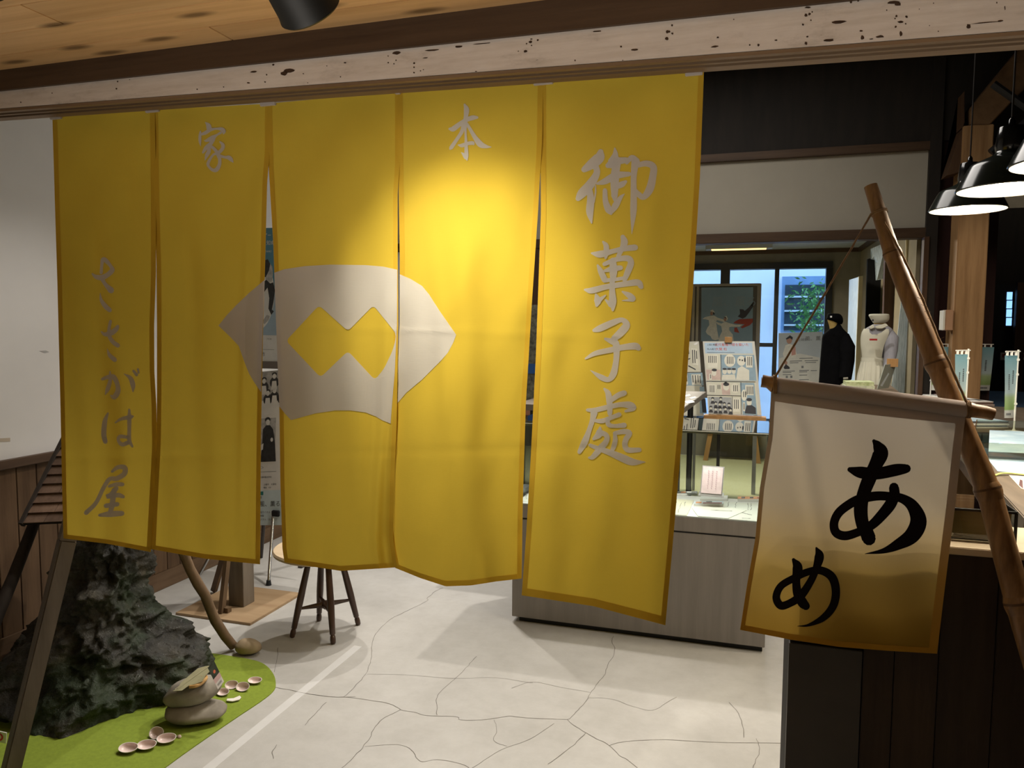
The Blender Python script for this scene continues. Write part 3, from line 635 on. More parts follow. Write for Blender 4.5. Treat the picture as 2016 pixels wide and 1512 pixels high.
for i in (1, 3, 5, 7, 9):
    q = P3[i]; d = (Vector(P3[i+1][:3])-Vector(P3[i-1][:3])).normalized(); c = Vector(q[:3]); r = q[3]
    MB().tube([c-d*r*.7, c-d*r*.2, c+d*r*.2, c+d*r*.8], [r*1.0, r*1.14, r*1.14, r*1.01], 14, False).obj('node_ring', M_bam, pole, smooth=True)
    MB().tube([c-d*r*.25, c-d*r*.05], [r*1.15, r*1.15], 14, False).obj('node_scar', M_node, pole, smooth=True)
q = P3[0]; d = (Vector(P3[0][:3])-Vector(P3[1][:3])).normalized()
MB().tube([Vector(q[:3])-d*.001, Vector(q[:3])+d*.0008], q[3]*.82, 14).obj('cut_end', mat('cut bamboo', (.09, .05, .025), .8), pole)
YBN = 1.975
M_bcloth = cloth('banner cloth white to yellow', (.8, .7, .55), .42, grad=(0.0, .64, [(0, (.43, .25, .03)), (.30, (.42, .29, .08)), (.58, (.38, .325, .24)), (1, (.36, .325, .285))]))
M_bhem = cloth('banner hem', (.5, .36, .22), .15, grad=(0.0, .64, [(0, (.42, .22, .02)), (.34, (.46, .28, .08)), (.62, (.42, .34, .28)), (1, (.40, .345, .32))]))
M_ink = cloth('black banner print', (.012, .009, .01), .02, weave=False)
ban = thing('hand_banner', 'small white to yellow cloth banner with two large black brush letters on the bamboo pole', 'banner', (.26, YBN, .70))
BL, BR = [(1519, 757), (1513, 860), (1496, 960), (1487, 1060), (1471, 1150), (1457, 1240)], [(1903, 803), (1893, 880), (1880, 1000), (1866, 1110), (1855, 1200), (1845, 1287)]
BB = [(0, 0), (.25, 7), (.5, 10), (.75, 6), (1, 0)]
def bfold(u, v):
    d = .006*sin(u*6+1+v*2)*min(1, v*3)+.004*sin(u*13-v*6)*min(1, v*2)
    d += -.010*math.exp(-((u-.08-.42*v)/.045)**2)*(1-v)*min(1, v*6)     # pull from the left corner
    d += .010*math.exp(-((u-.93+.5*v)/.06)**2)*max(0, .6-v)*min(1, v*6)
    return d-.012*v
def bpt(u, v, lift=0):
    lx, ly = edge(BL, v); rx, ry = edge(BR, v); px = lx+(rx-lx)*u; py = ly+(ry-ly)*u+interp(BB, u)[0]*v**3+6*sin(pi*u)*(1-v)**6
    return atY(px, py, YBN+bfold(u, v)-lift)
def buv(px, py):
    v = .5
    for _ in range(5):
        lx, ly = edge(BL, v); rx, ry = edge(BR, v); u = (px-lx)/(rx-lx); uu = min(1, max(0, u))
        t0 = BL[0][1]+(BR[0][1]-BL[0][1])*uu; t1 = BL[-1][1]+(BR[-1][1]-BL[-1][1])*uu+interp(BB, uu)[0]; v = min(1, max(0, (py-t0)/(t1-t0)))
    return u, v
b = MB(); NU, NV = 40, 60
for j in range(NV+1):
    for i in range(NU+1): b.v.append(bpt(i/NU, j/NV))
for j in range(NV):
    for i in range(NU):
        a = j*(NU+1)+i; b.f.append((a, a+NU+1, a+NU+2, a+1))
bc = b.obj('cloth', M_bcloth, ban, smooth=True)
SL = [(1523, 757), (1600, 767), (1720, 782), (1820, 795), (1902, 806)]
scl = (atY(1700, 780, YBN)-CP).dot(CM @ Vector((0, 0, -1)))/FPX
MB().tube([atY(x, y, YBN+.004) for x, y in SL], 15.5*scl, 16, False).obj('sleeve', M_bhem, bc, smooth=True)
h = MB()
def bstrip(fa, fb, n_):
    A = [bpt(*fa(i/n_), .0008) for i in range(n_+1)]; B = [bpt(*fb(i/n_), .0008) for i in range(n_+1)]
    h.add(A+B, [(i, n_+1+i, n_+2+i, i+1) for i in range(n_)])
bstrip(lambda t: (0, t), lambda t: (.022, t), 40); bstrip(lambda t: (.955, t), lambda t: (1, t), 40); bstrip(lambda t: (t, .978), lambda t: (t, 1), 40); bstrip(lambda t: (t, 0), lambda t: (t, .066), 40)
h.obj('hem', M_bhem, bc, smooth=True)
def bletter(strokes, label):
    polys = []
    for st in strokes: polys += [[q] for q in brush([(1440+x/3.15, 840+y/3.15, w_/3.15) for x, y, w_ in st], 7)]
    V, Fc = cut2d(polys, 12, 12); m_ = MB(); m_.add([bpt(*buv(x, y), .0013) for x, y in V], Fc); m_.obj('lettering', M_ink, bc, smooth=True)['label'] = label
bletter([[(884, 88, 24), (905, 115, 60), (925, 165, 96), (893, 245, 84), (855, 330, 86), (818, 430, 80), (802, 520, 86), (812, 610, 82), (840, 670, 86), (853, 705, 88)],
         [(735, 272, 34), (800, 290, 74), (900, 297, 74), (1020, 272, 76), (1085, 263, 58)],
         [(1008, 382, 62), (1010, 430, 66), (985, 490, 72), (930, 560, 66), (870, 620, 58), (800, 660, 52), (710, 688, 56), (650, 668, 56), (636, 610, 54), (665, 545, 56), (730, 492, 58), (800, 458, 60), (900, 438, 58), (985, 440, 56), (1060, 452, 58), (1125, 500, 78), (1160, 590, 102), (1120, 680, 96), (1030, 740, 66), (940, 780, 32), (828, 799, 3)]], 'large black brush letter')
bletter([[(385, 832, 22), (410, 880, 62), (402, 960, 50), (410, 1040, 56), (440, 1095, 62), (462, 1118, 52)],
         [(527, 762, 14), (545, 812, 58), (525, 890, 46), (492, 965, 46), (430, 1055, 52), (360, 1100, 48), (305, 1112, 50), (278, 1060, 48), (308, 992, 46), (390, 945, 46), (480, 907, 46), (560, 902, 50), (625, 945, 54), (648, 1030, 52), (630, 1120, 50), (570, 1190, 42), (480, 1233, 18), (410, 1240, 3)]], 'smaller black brush letter')
def bp3(x, y, Y=YBN): p = atY(x, y, Y); return p
BBR = [(1500, 750, 13), (1512, 752, 12.5), (1522, 756, 17), (1535, 758, 12), (1720, 781, 11.5), (1885, 803, 12), (1905, 806, 15), (1920, 809, 13), (1940, 812, 12.5), (1956, 816, 11.5)]
sc_ = (bp3(1700, 780)-CP).dot(CM @ Vector((0, 0, -1)))/FPX
MB().tube([bp3(x, y, YBN+.004) for x, y, r in BBR], [r*sc_ for x, y, r in BBR], 12).obj('crossbar', M_bam, ban, smooth=True)
e = bp3(1500, 750, YBN+.004); MB().tube([e+Vector((-.0012, 0, 0)), e], 8*sc_, 10).obj('crossbar_core', mat('bamboo pith', (.5, .33, .14), .8), ban)
M_tw = mat('jute twine', (.20, .12, .06), .95, .3, 60, bump=.3)
tw = MB()
pt = Vector(P3[0][:3])*.62+Vector(P3[1][:3])*.38; pr = P3[0][3]*1.1; dd = (Vector(P3[1][:3])-Vector(P3[0][:3])).normalized()
qx = dd.cross(Vector((0, 1, 0))).normalized(); qy = dd.cross(qx)
front = pt+qy*(-pr if qy.y > 0 else pr)
lend = bp3(1526, 742, YBN-.012); rend = bp3(1903, 792, YBN-.012)
def twine(A, B, sag, r):
    P = []
    for k in range(25):
        t = k/24; p = Vector(A).lerp(Vector(B), t); p.z -= sag*4*t*(1-t)*.25; P.append(p+Vector((noise.noise(p*40), 0, noise.noise(p*40+Vector((5, 5, 5)))))*.0012)
    tw.tube(P, [r*(1+.35*noise.noise(p*90)) for p in P], 6)
lside = pt+qx*(pr if qx.x < 0 else -pr); rside = pt-qx*(pr if qx.x < 0 else -pr)
twine(lside, lend, .012, .0026)
RT = [rside]+[atY(x, y, Y_) for x, y, Y_ in ((1742, 440, 2.10), (1778, 505, 2.07), (1818, 592, 2.04), (1858, 690, 2.0))]+[rend]
for a_, c_ in zip(RT, RT[1:]): twine(a_, c_, 0, .0029)
tw.tube([pt+(qx*cos(a)+qy*sin(a))*pr*1.03+dd*a*.0006 for a in [k*2*pi/14 for k in range(29)]], .0022, 6)
for e_, r_ in ((bp3(1526, 757, YBN+.004), 17*sc_), (bp3(1905, 806, YBN+.004), 15*sc_)):
    tw.tube([e_+Vector(((k-14)*.00035, cos(k*.7)*r_*1.1, sin(k*.7)*r_*1.1)) for k in range(28)], .002, 5)
for k in range(7):   # loose fibres
    p = atY(1806+k*7, 585+k*14, 2.02); tw.tube([p, p+Vector((random.uniform(.004, .02), -.004, random.uniform(-.008, .01)))], .0005, 4)
tw.obj('twine', M_tw, ban, smooth=True)
# ================================================================== RIGHT COUNTER
M_cb = [wood('dark counter board %d' % k, (.026*s, .015*s, .008*s), (.050*s, .030*s, .016*s), (12, 12, .8), 2, .5, knots=.18) for k, s in enumerate((1, .85, 1.15))]
ct = thing('counter', 'dark wooden counter with vertical boards and pale worktop at the right edge', 'counter', (.7, 2.2, 0))
xc = [.300, .372, .470, .590, .71, .83, .95, 1.07, 1.19, 1.31, 1.43]
for k in range(len(xc)-1):
    b = MB(); b.span((xc[k]+.001, 2.03, 0), (xc[k+1]-.001, 2.052, .955)); b.obj('board', M_cb[(k*2+k//3) % 3], ct, bevel=.0015)
MB().span((.124, 2.052, 0), (1.43, 2.27, .953)).obj('body', M_dark, ct)
MB().span((.124, 2.026, .69), (.298, 2.052, .953)).obj('end_panel', mat('grey laminate', (.052, .044, .036), .5, .1), ct, bevel=.0015)
MB().span((.124, 2.026, 0), (.298, 2.052, .684)).obj('end_panel', MATS['grey laminate'], ct, bevel=.0015)
MB().span((.118, 2.018, .955), (1.45, 2.276, .974)).obj('worktop', wood('pale worktop', (.42, .33, .22), (.58, .48, .34), (.9, 12, 12), 2, knots=.2), ct, bevel=.002)
gc = thing('glass_showcase', 'low black framed glass showcase standing on the dark counter worktop', 'showcase', (.4, 2.2, .974))
g0, g1, h0, h1, zt_ = .16, .636, 2.09, 2.262, 1.052
fr_ = MB()
for x in (g0, g1):
    for y in (h0, h1): fr_.box((x, y, (.974+zt_)/2), (.006, .006, zt_-.974))
for y in (h0, h1): fr_.box(((g0+g1)/2, y, zt_), (g1-g0, .006, .006))
for x in (g0, g1): fr_.box((x, (h0+h1)/2, zt_), (.006, h1-h0, .006))
fr_.obj('frame', mat('black frame', (.01, .008, .006), .4), gc)
MB().span((g0, h0-.001, .976), (g1, h0+.002, zt_)).obj('front_pane', glass('case glass'), gc)
MB().span((g0, h0, zt_), (g1, h1, zt_+.004)).obj('top_pane', glass('case glass top', (.85, .87, .83), 2.2), gc)
MB().span((g0+.004, h0+.02, .975), (g1-.004, h0+.03, zt_-.006)).obj('wooden_back', wood('golden veneer', (.22, .135, .04), (.32, .21, .075), (1.2, 12, 12), 2), gc)
# ================================================================== LONG TABLE WITH LEAFLETS
ZT = 1.0
tb = thing('long_table', 'long dark timber table of leaflets under the pendant lamps', 'table', (1.5, 4, 0))
te = [(.714, 2.285), (1.10, 5.55), (2.5, 5.5), (2.2, 2.285)]
MB().prism([te[0], te[3], te[2], te[1]], ZT-.05, ZT).obj('tabletop', wood('worn table top', (.085, .062, .042), (.17, .13, .09), (12, 1, 12), 2, .5), tb, bevel=.003)
MB().prism([(te[0][0]+.04, te[0][1]+.1), (te[3][0]-.05, te[3][1]+.1), (te[2][0]-.05, te[2][1]-.1), (te[1][0]+.04, te[1][1]-.1)], ZT-.14, ZT-.05).obj('apron', M_brownv, tb)
for x, y in ((.82, 2.5), (1.16, 5.35), (2.4, 5.35), (2.1, 2.5)): MB().box((x, y, (ZT-.14)/2), (.09, .09, ZT-.14)).obj('leg', M_brownv, tb, bevel=.004)
M_paper = mat('white paper', (.78, .77, .74), .7, .03)
M_sky = mat('sky blue print', (.36, .56, .72), .45, .2, 6, col2=(.66, .78, .86))
M_print = mat('dark print ink', (.06, .06, .07), .7)
# mini flags
def flag(name, label, x, y, zd, side, base=ZT, hh=.40, cw=.115):
    p = atD(x, y, zd); loc = (p.x, p.y, base)
    t = thing(name, label, 'flag', loc, 'mini banners on the long table'); o_ = Vector(loc)
    M_pl_ = mat('white plastic', (.8, .79, .74), .4)
    MB().lathe([(.045, 0), (.045, .006), (.036, .010), (.008, .012), (.0055, .02)], 24, o_).obj('base', M_pl_, t, smooth=True)
    MB().tube([o_+Vector((0, 0, .008)), o_+Vector((0, 0, hh))], .0042, 8).obj('pole', M_pl_, t, smooth=True)
    s = side
    rt = CM @ Vector((1, 0, 0)); rt.z = 0; rt.normalize(); rt = Matrix.Rotation(.35 if s < 0 else -.15, 3, 'Z') @ rt
    e_ = o_+rt*s*cw
    MB().tube([o_+Vector((0, 0, hh-.008))-rt*s*.012, e_+Vector((0, 0, hh-.008))], .0032, 8).obj('crossbar', M_pl_, t, smooth=True)
    for k in range(3):
        q = o_+rt*s*(cw*(.18+.34*k))+Vector((0, 0, hh-.018)); MB().box(q, (.010, .006, .018)).obj('clip', M_pl_, t)
    for zz in (.12, .24, .30):
        MB().box(o_+Vector((0, 0, hh*zz/.34)), (.012, .012, .010)).obj('clip', M_pl_, t)
    g = MB(); n_ = 8; m_ = 24
    def fp(u, v, l=0):
        ww = .004+cw*u*(1-.25*v*(.5 if s > 0 else 1)); return o_+rt*s*ww+Vector((0, 0, hh-.026-v*(hh-.10)))+Vector((-.1, -1, 0))*(.006*sin(u*5+v*6)*v+l)
    for j in range(m_+1):
        for i in range(n_+1): g.v.append(fp(i/n_, j/m_))
    for j in range(m_):
        for i in range(n_): a = j*(n_+1)+i; g.f.append((a, a+1, a+n_+2, a+n_+1))
    MF = cloth('mini flag cloth', (.6, .75, .8), .3, weave=False, grad=(.07, .37, [(0, (.66, .66, .62)), (.13, (.66, .66, .62)), (.15, (.32, .46, .16)), (.34, (.45, .58, .30)), (.42, (.55, .66, .68)), (1, (.25, .48, .56))]))
    c_ = g.obj('cloth', MF, t, smooth=True)
    ik = MB()
    for uu in (.3, .62):
        for v0, n1 in ((.24, 7), (.3, 8)):
            if (uu < .5) == (v0 < .27):
                for k in range(n1):
                    v_ = v0+k*.032; ik.add([fp(uu+a, v_+b_, .002) for a, b_ in ((-.05, 0), (.05, .004), (.05, .018), (-.05, .02))], [(0, 1, 2, 3)])
    for k in range(5): ik.add([fp(.4+k*.09+a, .92+b_, .002) for a, b_ in ((0, 0), (.06, 0), (.06, .035), (0, .035))], [(0, 1, 2, 3)])
    ik.obj('lettering', M_print, c_)
    return t
flag('mini_flag', 'mini table flag half hidden behind the slanting bamboo pole', 1831, 787, 5.2, 1)
flag('mini_flag', 'narrow mini flag just right of the bamboo pole in front of the cedar pillar', 1899, 842, 3.75, -1, cw=.085)
flag('mini_flag', 'widest mini flag seen flat beside the cedar pillar', 1915, 787, 5.2, 1)
flag('mini_flag', 'nearest mini flag on a white round base at the right edge of the table', 1996, 849, 3.62, -1, cw=.085)
def pile(name, label, cat, x0, x1, y, dep, n, th, mats, group=None, dx=.006, tilt=0):
    a = atZ(x0, y, ZT); c = atZ(x1, y, ZT); c = a+(c-a); r = random.Random(int(x0)); u = (c-a); u.z = 0; wd = u.length; u.normalize(); vv = Vector((-u.y, u.x, 0))
    t = thing(name, label, cat, ((a+c)/2), group)
    for k in range(n):
        j = Vector((r.uniform(-dx, dx), r.uniform(-dx, dx), 0)); z0 = ZT+k*th
        b = MB(); P = [a+j, c+j, c+j+vv*dep, a+j+vv*dep]; b.prism([(p.x, p.y) for p in P], z0+.0003, z0+th); b.obj('sheet', mats[k % len(mats)], t)
    return t, a, c, vv, ZT+n*th
M_mag = mat('magazine edge', (.45, .36, .32), .6, .3, 60, stretch=(1, 1, 20))
def cover(t, a, c, vv, z, dep, bits):
    u = c-a
    for (u0, v0, u1, v1), m_ in bits:
        b = MB(); P = [a+u*u0+vv*dep*v0, a+u*u1+vv*dep*v0, a+u*u1+vv*dep*v1, a+u*u0+vv*dep*v1]; b.prism([(p.x, p.y) for p in P], z, z+.0006); b.obj('cover_print', m_, t)
t, a, c, vv, z = pile('magazine_stack', 'stack of glossy magazines beyond the bamboo pole on the long table', 'magazines', 1906, 1956, 806, .30, 6, .008, [M_mag, mat('magazine brown', (.22, .12, .09), .6), M_mag])
cover(t, a, c, vv, z, .3, [((0, 0, 1, 1), M_paper), ((.05, .35, .4, .95), M_sky), ((.42, .3, .62, .9), mat('photo brown', (.25, .14, .11), .5)), ((.68, .2, .95, .5), mat('photo beige', (.6, .5, .4), .5))])
t, a, c, vv, z = pile('leaflet_stack', 'stack of white leaflets at the far left corner of the long table', 'leaflets', 1846, 1892, 791, .18, 7, .005, [M_paper, mat('paper shade', (.62, .6, .56), .7)])
cover(t, a, c, vv, z, .26, [((.6, .2, .8, .8), mat('pale red mark', (.75, .36, .33), .6)), ((.3, .4, .36, .55), mat('grey mark', (.4, .4, .4), .6))])
t, a, c, vv, z = pile('leaflet_stack', 'low stack of pale blue leaflets beside the white flag base', 'leaflets', 1903, 1984, 843, .40, 5, .007, [mat('paper shade', (.62, .6, .56), .7), M_print, M_paper])
cover(t, a, c, vv, z, .4, [((0, 0, 1, 1), M_sky), ((.1, .45, .7, .6), M_paper)])
# clear tray with a pad of sheets
A = atZ(1913, 903, ZT); B_ = A+Vector((.62, .02, 0)); C_ = atZ(1922, 852, ZT)
ty = thing('acrylic_tray', 'clear acrylic tray holding a pad of pale blue sheets', 'tray', A)
d1 = (B_-A); d2 = Vector((C_.x-A.x, C_.y-A.y, 0)); M_acr = glass('acrylic', (.80, .82, .74), 1.3)
for P in ([A, B_, B_+d2, A+d2],): MB().prism([(p.x, p.y) for p in P], ZT+.0005, ZT+.004).obj('bottom', M_acr, ty)
for p, q in ((A, B_), (A+d2, B_+d2), (A, A+d2), (B_, B_+d2)): MB().bar(p+Vector((0, 0, .034)), q+Vector((0, 0, .034)), .004, .06).obj('side', M_acr, ty)
pd = thing('paper_pad', 'pad of pale blue sheets lying inside the clear tray', 'paper', A+Vector((.2, .1, .005)))
i0 = A+d1*.09+d2*.06; i1 = A+d1*.95+d2*.06
MB().prism([(p.x, p.y) for p in (i0, i1, i1+d2*.85, i0+d2*.85)], ZT+.0045, ZT+.022).obj('sheets', mat('grey sheet edge', (.16, .16, .17), .6, .3, 80, stretch=(1, 1, 30)), pd)
MB().prism([(p.x, p.y) for p in (i0, i1, i1+d2*.85, i0+d2*.85)], ZT+.022, ZT+.024).obj('top_sheet', M_sky, pd)
def flatsheet(name, label, cat, pts, m_, z0, th=.0012, bits=()):
    P = [atZ(x, y, z0) for x, y in pts]; t = thing(name, label, cat, P[0]); MB().prism([(p.x, p.y) for p in P], z0, z0+th).obj('paper', m_, t)
    for q, mm in bits: Q = [atZ(x, y, z0+th) for x, y in q]; MB().prism([(p.x, p.y) for p in Q], z0+th, z0+th+.0005).obj('print', mm, t)
    return t
flatsheet('poster_sheet', 'sky blue poster lying flat in front of the acrylic tray', 'poster', [(1964, 928), (2060, 938), (2050, 908), (1943, 902)], M_sky, ZT+.0005, bits=[([(1992, 918), (2030, 922), (2030, 913), (1994, 912)], mat('pink print', (.75, .6, .58), .6)), ([(1964, 913), (1985, 916), (1984, 911), (1962, 909)], M_paper)])
flatsheet('leaflet', 'cream leaflet under the yellow strap at the right edge', 'leaflet', [(2010, 962), (2080, 985), (2070, 942), (1986, 936)], mat('cream paper', (.66, .6, .48), .7), ZT+.0005, bits=[([(2006, 955), (2014, 962), (2013, 946), (2008, 944)], mat('maroon print', (.10, .04, .04), .6))])
P = catmull([tuple(atZ(x, y, ZT+.004+h_)) for x, y, h_ in ((1958, 935, 0), (1972, 931, .004), (1990, 931, .004), (2016, 934, .001), (2050, 936, 0))], 5)
b = MB(); n_ = len(P)
b.add([Vector(p)+Vector((0, .006, 0)) for p in P]+[Vector(p)-Vector((0, .008, 0)) for p in P], [(i, n_+i, n_+i+1, i+1) for i in range(n_-1)])
b.add([Vector(p)+Vector((0, .006, -.002)) for p in P]+[Vector(p)-Vector((0, .008, .002)) for p in P], [(i, i+1, n_+i+1, n_+i) for i in range(n_-1)])
tag(b.obj('strap', mat('fluorescent yellow', (.75, .82, .18), .5), base=P[0]), 'bright yellow strap curling over the front of the long table', 'strap')
# ================================================================== PENDANT LAMPS
M_shade = mat('dark green enamel', (.020, .024, .018), .16, .2, spec=.7); M_in = mat('white enamel inside', (.82, .8, .74), .4)
def lamp(label, x, y, z, first=None):
    p = atD(x, y, z); loc = Vector((p.x, p.y, p.z))
    if first is not None:
        return dup(first, loc, .3, label)
    t = thing('pendant_lamp', label, 'lamp', loc, 'enamel pendant lamps')
    R = .145
    prof = [(R, 0), (R*.985, .006), (R*.80, .068), (R*.74, .082), (R*.40, .104), (R*.30, .112), (R*.26, .125)]
    MB().lathe([(R*1.0, 0), (R*1.012, .003), (R, .008)]+prof[2:]+[(.001, .126)], 48, loc, cap=False).obj('shade', M_shade, t, smooth=True)
    MB().lathe([(r-.003, z_+.001 if i else 0) for i, (r, z_) in enumerate(prof)]+[(.002, .121)], 48, loc, cap=False).obj('shade_lining', M_in, t, smooth=True)
    MB().lathe([(.040, .118), (.043, .135), (.036, .19), (.034, .194), (.010, .196), (.009, .215), (.003, .225), (.0006, .226)], 24, loc).obj('socket_cap', mat('black bakelite', (.010, .010, .010), .12, .1, spec=.8), t, smooth=True)
    MB().lathe([(.0005, .012), (.03, .018), (.048, .04), (.05, .06), (.035, .09), (.018, .11)], 20, loc).obj('bulb', emis('warm bulb', (1, .86, .62), 40), t, smooth=True)
    MB().tube([loc+Vector((0, 0, .22)), loc+Vector((0, 0, 3.6-loc.z))], .003, 6).obj('cord', M_dark, t)
    return t
l1 = lamp('smaller looking pendant lamp hanging furthest back above the long table', 1905, 414, 3.16)
l2 = lamp('large dark enamel pendant lamp in the middle of the row', 1985, 374, 2.37, l1)
l3 = lamp('pendant lamp cut off by the right edge of the picture', 2118, 322, 1.90, l1)
for o_ in (l1, l2, l3):
    light('pendant_glow', 'SPOT', Vector(o_.location)+Vector((0, 0, .006)), 44, (1, .88, .70), Vector(o_.location)+Vector((0, 0, -1)), .06, angle=168, blend=.5)
# ================================================================== CEDAR PILLAR AND BRACE (right)
YP = 5.72
a = atY(1877, 640, YP); c = atY(1937, 640, YP)
pl = thing('cedar_pillar', 'oiled cedar pillar with a slanting brace behind the pendant lamps', 'pillar', ((a.x+c.x)/2, YP+.1, 0))
MB().span((a.x, YP, 0), (c.x, YP+.2, atY(1920, 246, YP).z)).obj('post', M_pillar, pl, bevel=.006)
MB().slab([atY(x, y, YP) for x, y in ((1911, 246), (1949, 246), (1996, 196), (2075, 120), (2075, 15), (2010, 92), (1911, 212))], (0, 1, 0), .2).obj('brace', wood('brace timber', (.10, .055, .025), (.20, .115, .055), (5, 12, 5), 2), pl, bevel=.006)
p0 = atY(1868, 315, YP+.12); MB().hexa([(p0.x-.03, YP+.02, p0.z-.12), (a.x, YP+.02, p0.z-.1), (a.x, YP+.18, p0.z-.1), (p0.x-.03, YP+.18, p0.z-.12)], [(p0.x+.06, YP+.02, p0.z+.22), (a.x, YP+.02, p0.z+.42), (a.x, YP+.18, p0.z+.42), (p0.x+.06, YP+.18, p0.z+.22)]).obj('corbel', M_brownv, pl)
for (x0, y0), (x1, y1), r in (((1950, 300), (2060, 205), .022), ((1955, 165), (2060, 240), .025)):
    p, q = atY(x0, y0, YP-.12), atY(x1, y1, YP-.12); o2 = MB().tube([p, q], r, 8); o2.obj('steel_tie', mat('black iron', (.015, .015, .016), .5), pl, smooth=True)
a = atY(1862, 610, YP-.02); c = atY(1881, 651, YP-.02)
tb2 = thing('wall_box', 'small pale control box fixed to the side of the cedar pillar', 'control box', (a.x, YP, c.z))
MB().span((a.x, YP-.02, c.z), (c.x-.015, YP+.09, a.z)).obj('body', mat('tan plastic', (.42, .24, .14), .5), tb2, bevel=.004)
MB().span((a.x-.012, YP-.02, c.z+.003), (a.x, YP+.09, a.z-.003)).obj('face_plate', mat('pale plastic', (.7, .68, .6), .4), tb2, bevel=.002)
# dark hall beyond the pillar
def on(name, label, cat, x0, y0, x1, y1, Y, th, m_, parts=()):
    a = atY(x0, y0, Y); c = atY(x1, y1, Y); t = thing(name, label, cat, ((a.x+c.x)/2, Y, min(a.z, c.z))); MB().span((a.x, Y, c.z), (c.x, Y+th, a.z)).obj('body', m_, t, bevel=.001)
    for nm, q, mm, dy in parts:
        p, r = atY(q[0], q[1], Y), atY(q[2], q[3], Y); MB().span((p.x, Y-dy, r.z), (r.x, Y, p.z)).obj(nm, mm, t)
    return t
on('sliding_door', 'dark sliding door with a narrow slot of small blue lit panes beyond the cedar pillar', 'door', 1955, 560, 2000, 775, 8.45, .06, mat('dark door', (.014, .014, .016), .5),
   [('pane', (1981+dx, y0, 1991+dx, y0+15), emis('daylight pane', (.25, .52, 1), 1.6), .004) for dx, y0 in ((1.5, 575), (1, 592), (.5, 609), (0, 626))])
on('notice', 'small square notice with a round red prohibition mark on the dark door', 'sign', 1970, 694, 1982, 709, 8.40, .004, mat('notice paper', (.5, .45, .38), .6), [('mark', (1973, 697, 1979, 703), mat('red mark', (.3, .08, .06), .6), .003)])
on('notice', 'small square notice half hidden by the nearest flag pole', 'sign', 2008, 694, 2020, 709, 8.40, .004, MATS['notice paper'], [('mark', (2011, 697, 2017, 703), MATS['red mark'], .003)])
on('door_post', 'thin brown door post at the right edge beyond the dark door', 'post', 2004, 556, 2010, 790, 8.3, .06, M_brownv)
t = thing('blue_lit_bench', 'low blue topped platform in the dark hall beyond the table', 'platform', (2.9, 7.2, 0))
z_ = atY(1980, 800, 6.6).z
MB().span((1.75, 6.6, 0), (4.1, 8.2, z_-.14)).obj('body', M_dark, t); MB().span((1.75, 6.58, z_-.14), (4.1, 8.2, z_)).obj('top', mat('blue lit top', (.07, .14, .25), .7), t)  # blue light on the platform is put into its top colour
# ================================================================== GREY SHOWCASE
M_grey = wood('grey oak laminate', (.19, .172, .158), (.25, .228, .21), (14, 14, .8), 1.6, .45, bump=.04)
cx0, cx1, cy0, cy1, cz1, cz2 = -1.107, .112, 3.552, 4.02, .61, 1.02
dc = thing('display_case', 'grey showcase cabinet with a glass hood full of letters and booklets', 'showcase', ((cx0+cx1)/2, (cy0+cy1)/2, 0))
MB().span((cx0+.03, cy0+.03, 0), (cx1-.01, cy1-.03, .03)).obj('plinth', mat('black plinth', (.012, .012, .012), .5), dc)
MB().span((cx0, cy0, .03), (cx1, cy1, .535)).obj('cabinet', M_grey, dc, bevel=.002)
MB().span((cx0+.004, cy0+.006, .535), (cx1-.004, cy1-.006, .543)).obj('shadow_gap', MATS['black plinth'], dc)
MB().span((cx0, cy0, .543), (cx1, cy1, cz1)).obj('top_frame', M_grey, dc, bevel=.002)
MB().span((cx0+.015, cy0+.012, cz1), (cx1-.015, cy1-.012, cz1+.004)).obj('display_deck', mat('white deck cloth', (.80, .78, .74), .8), dc)
G = glass('hood glass', (.94, .965, .95), .9)
for nm, a, c in (('front_pane', (cx0, cy0+.004, cz1), (cx1, cy0+.008, cz2)), ('back_pane', (cx0, cy1-.008, cz1), (cx1, cy1-.004, cz2)), ('side_pane', (cx0, cy0+.008, cz1), (cx0+.004, cy1-.008, cz2)), ('side_pane', (cx1-.004, cy0+.008, cz1), (cx1, cy1-.008, cz2)), ('top_pane', (cx0, cy0+.004, cz2), (cx1, cy1-.004, cz2+.005))):
    MB().span(a, c).obj(nm, G if nm != 'top_pane' else glass('hood top glass', (.55, .62, .64), 1.8), dc)  # slate tint imitates the dark reflection on the top pane
M_edge = mat('polished glass edge', (.10, .13, .12), .2, .1, spec=.8)
e = MB()
for x in (cx0, cx1-.005):
    for y in (cy0+.003, cy1-.009): e.span((x, y, cz1), (x+.005, y+.006, cz2))
e.span((cx0, cy0+.002, cz2-.004), (cx1, cy0+.0035, cz2+.003)); e.obj('glass_edge', M_edge, dc)
MB().span((cx0, cy0+.0005, cz2-.001), (cx1, cy0+.002, cz2+.002)).obj('edge_highlight', mat('glass rim highlight', (.75, .78, .74), .2), dc)  # pale strip painted as the highlight along the front glass edge
MB().span((cx0+.02, cy0+.012, cz2-.012), (cx1-.02, cy0+.022, cz2-.002)).obj('led_strip', mat('led housing', (.4, .42, .4), .4), dc)
light('showcase_led_light', 'AREA', ((cx0+cx1)/2, cy0+.05, cz2-.014), 5.2, (1, .97, .86), ((cx0+cx1)/2, cy0+.15, cz1), cx1-cx0-.06, .015)
ZD = cz1+.0045
M_pap = mat('letter paper', (.80, .79, .70), .8, .03); M_pap2 = mat('cream letter paper', (.80, .74, .56), .8, .04); M_inkl = mat('faded ink', (.24, .23, .2), .8)
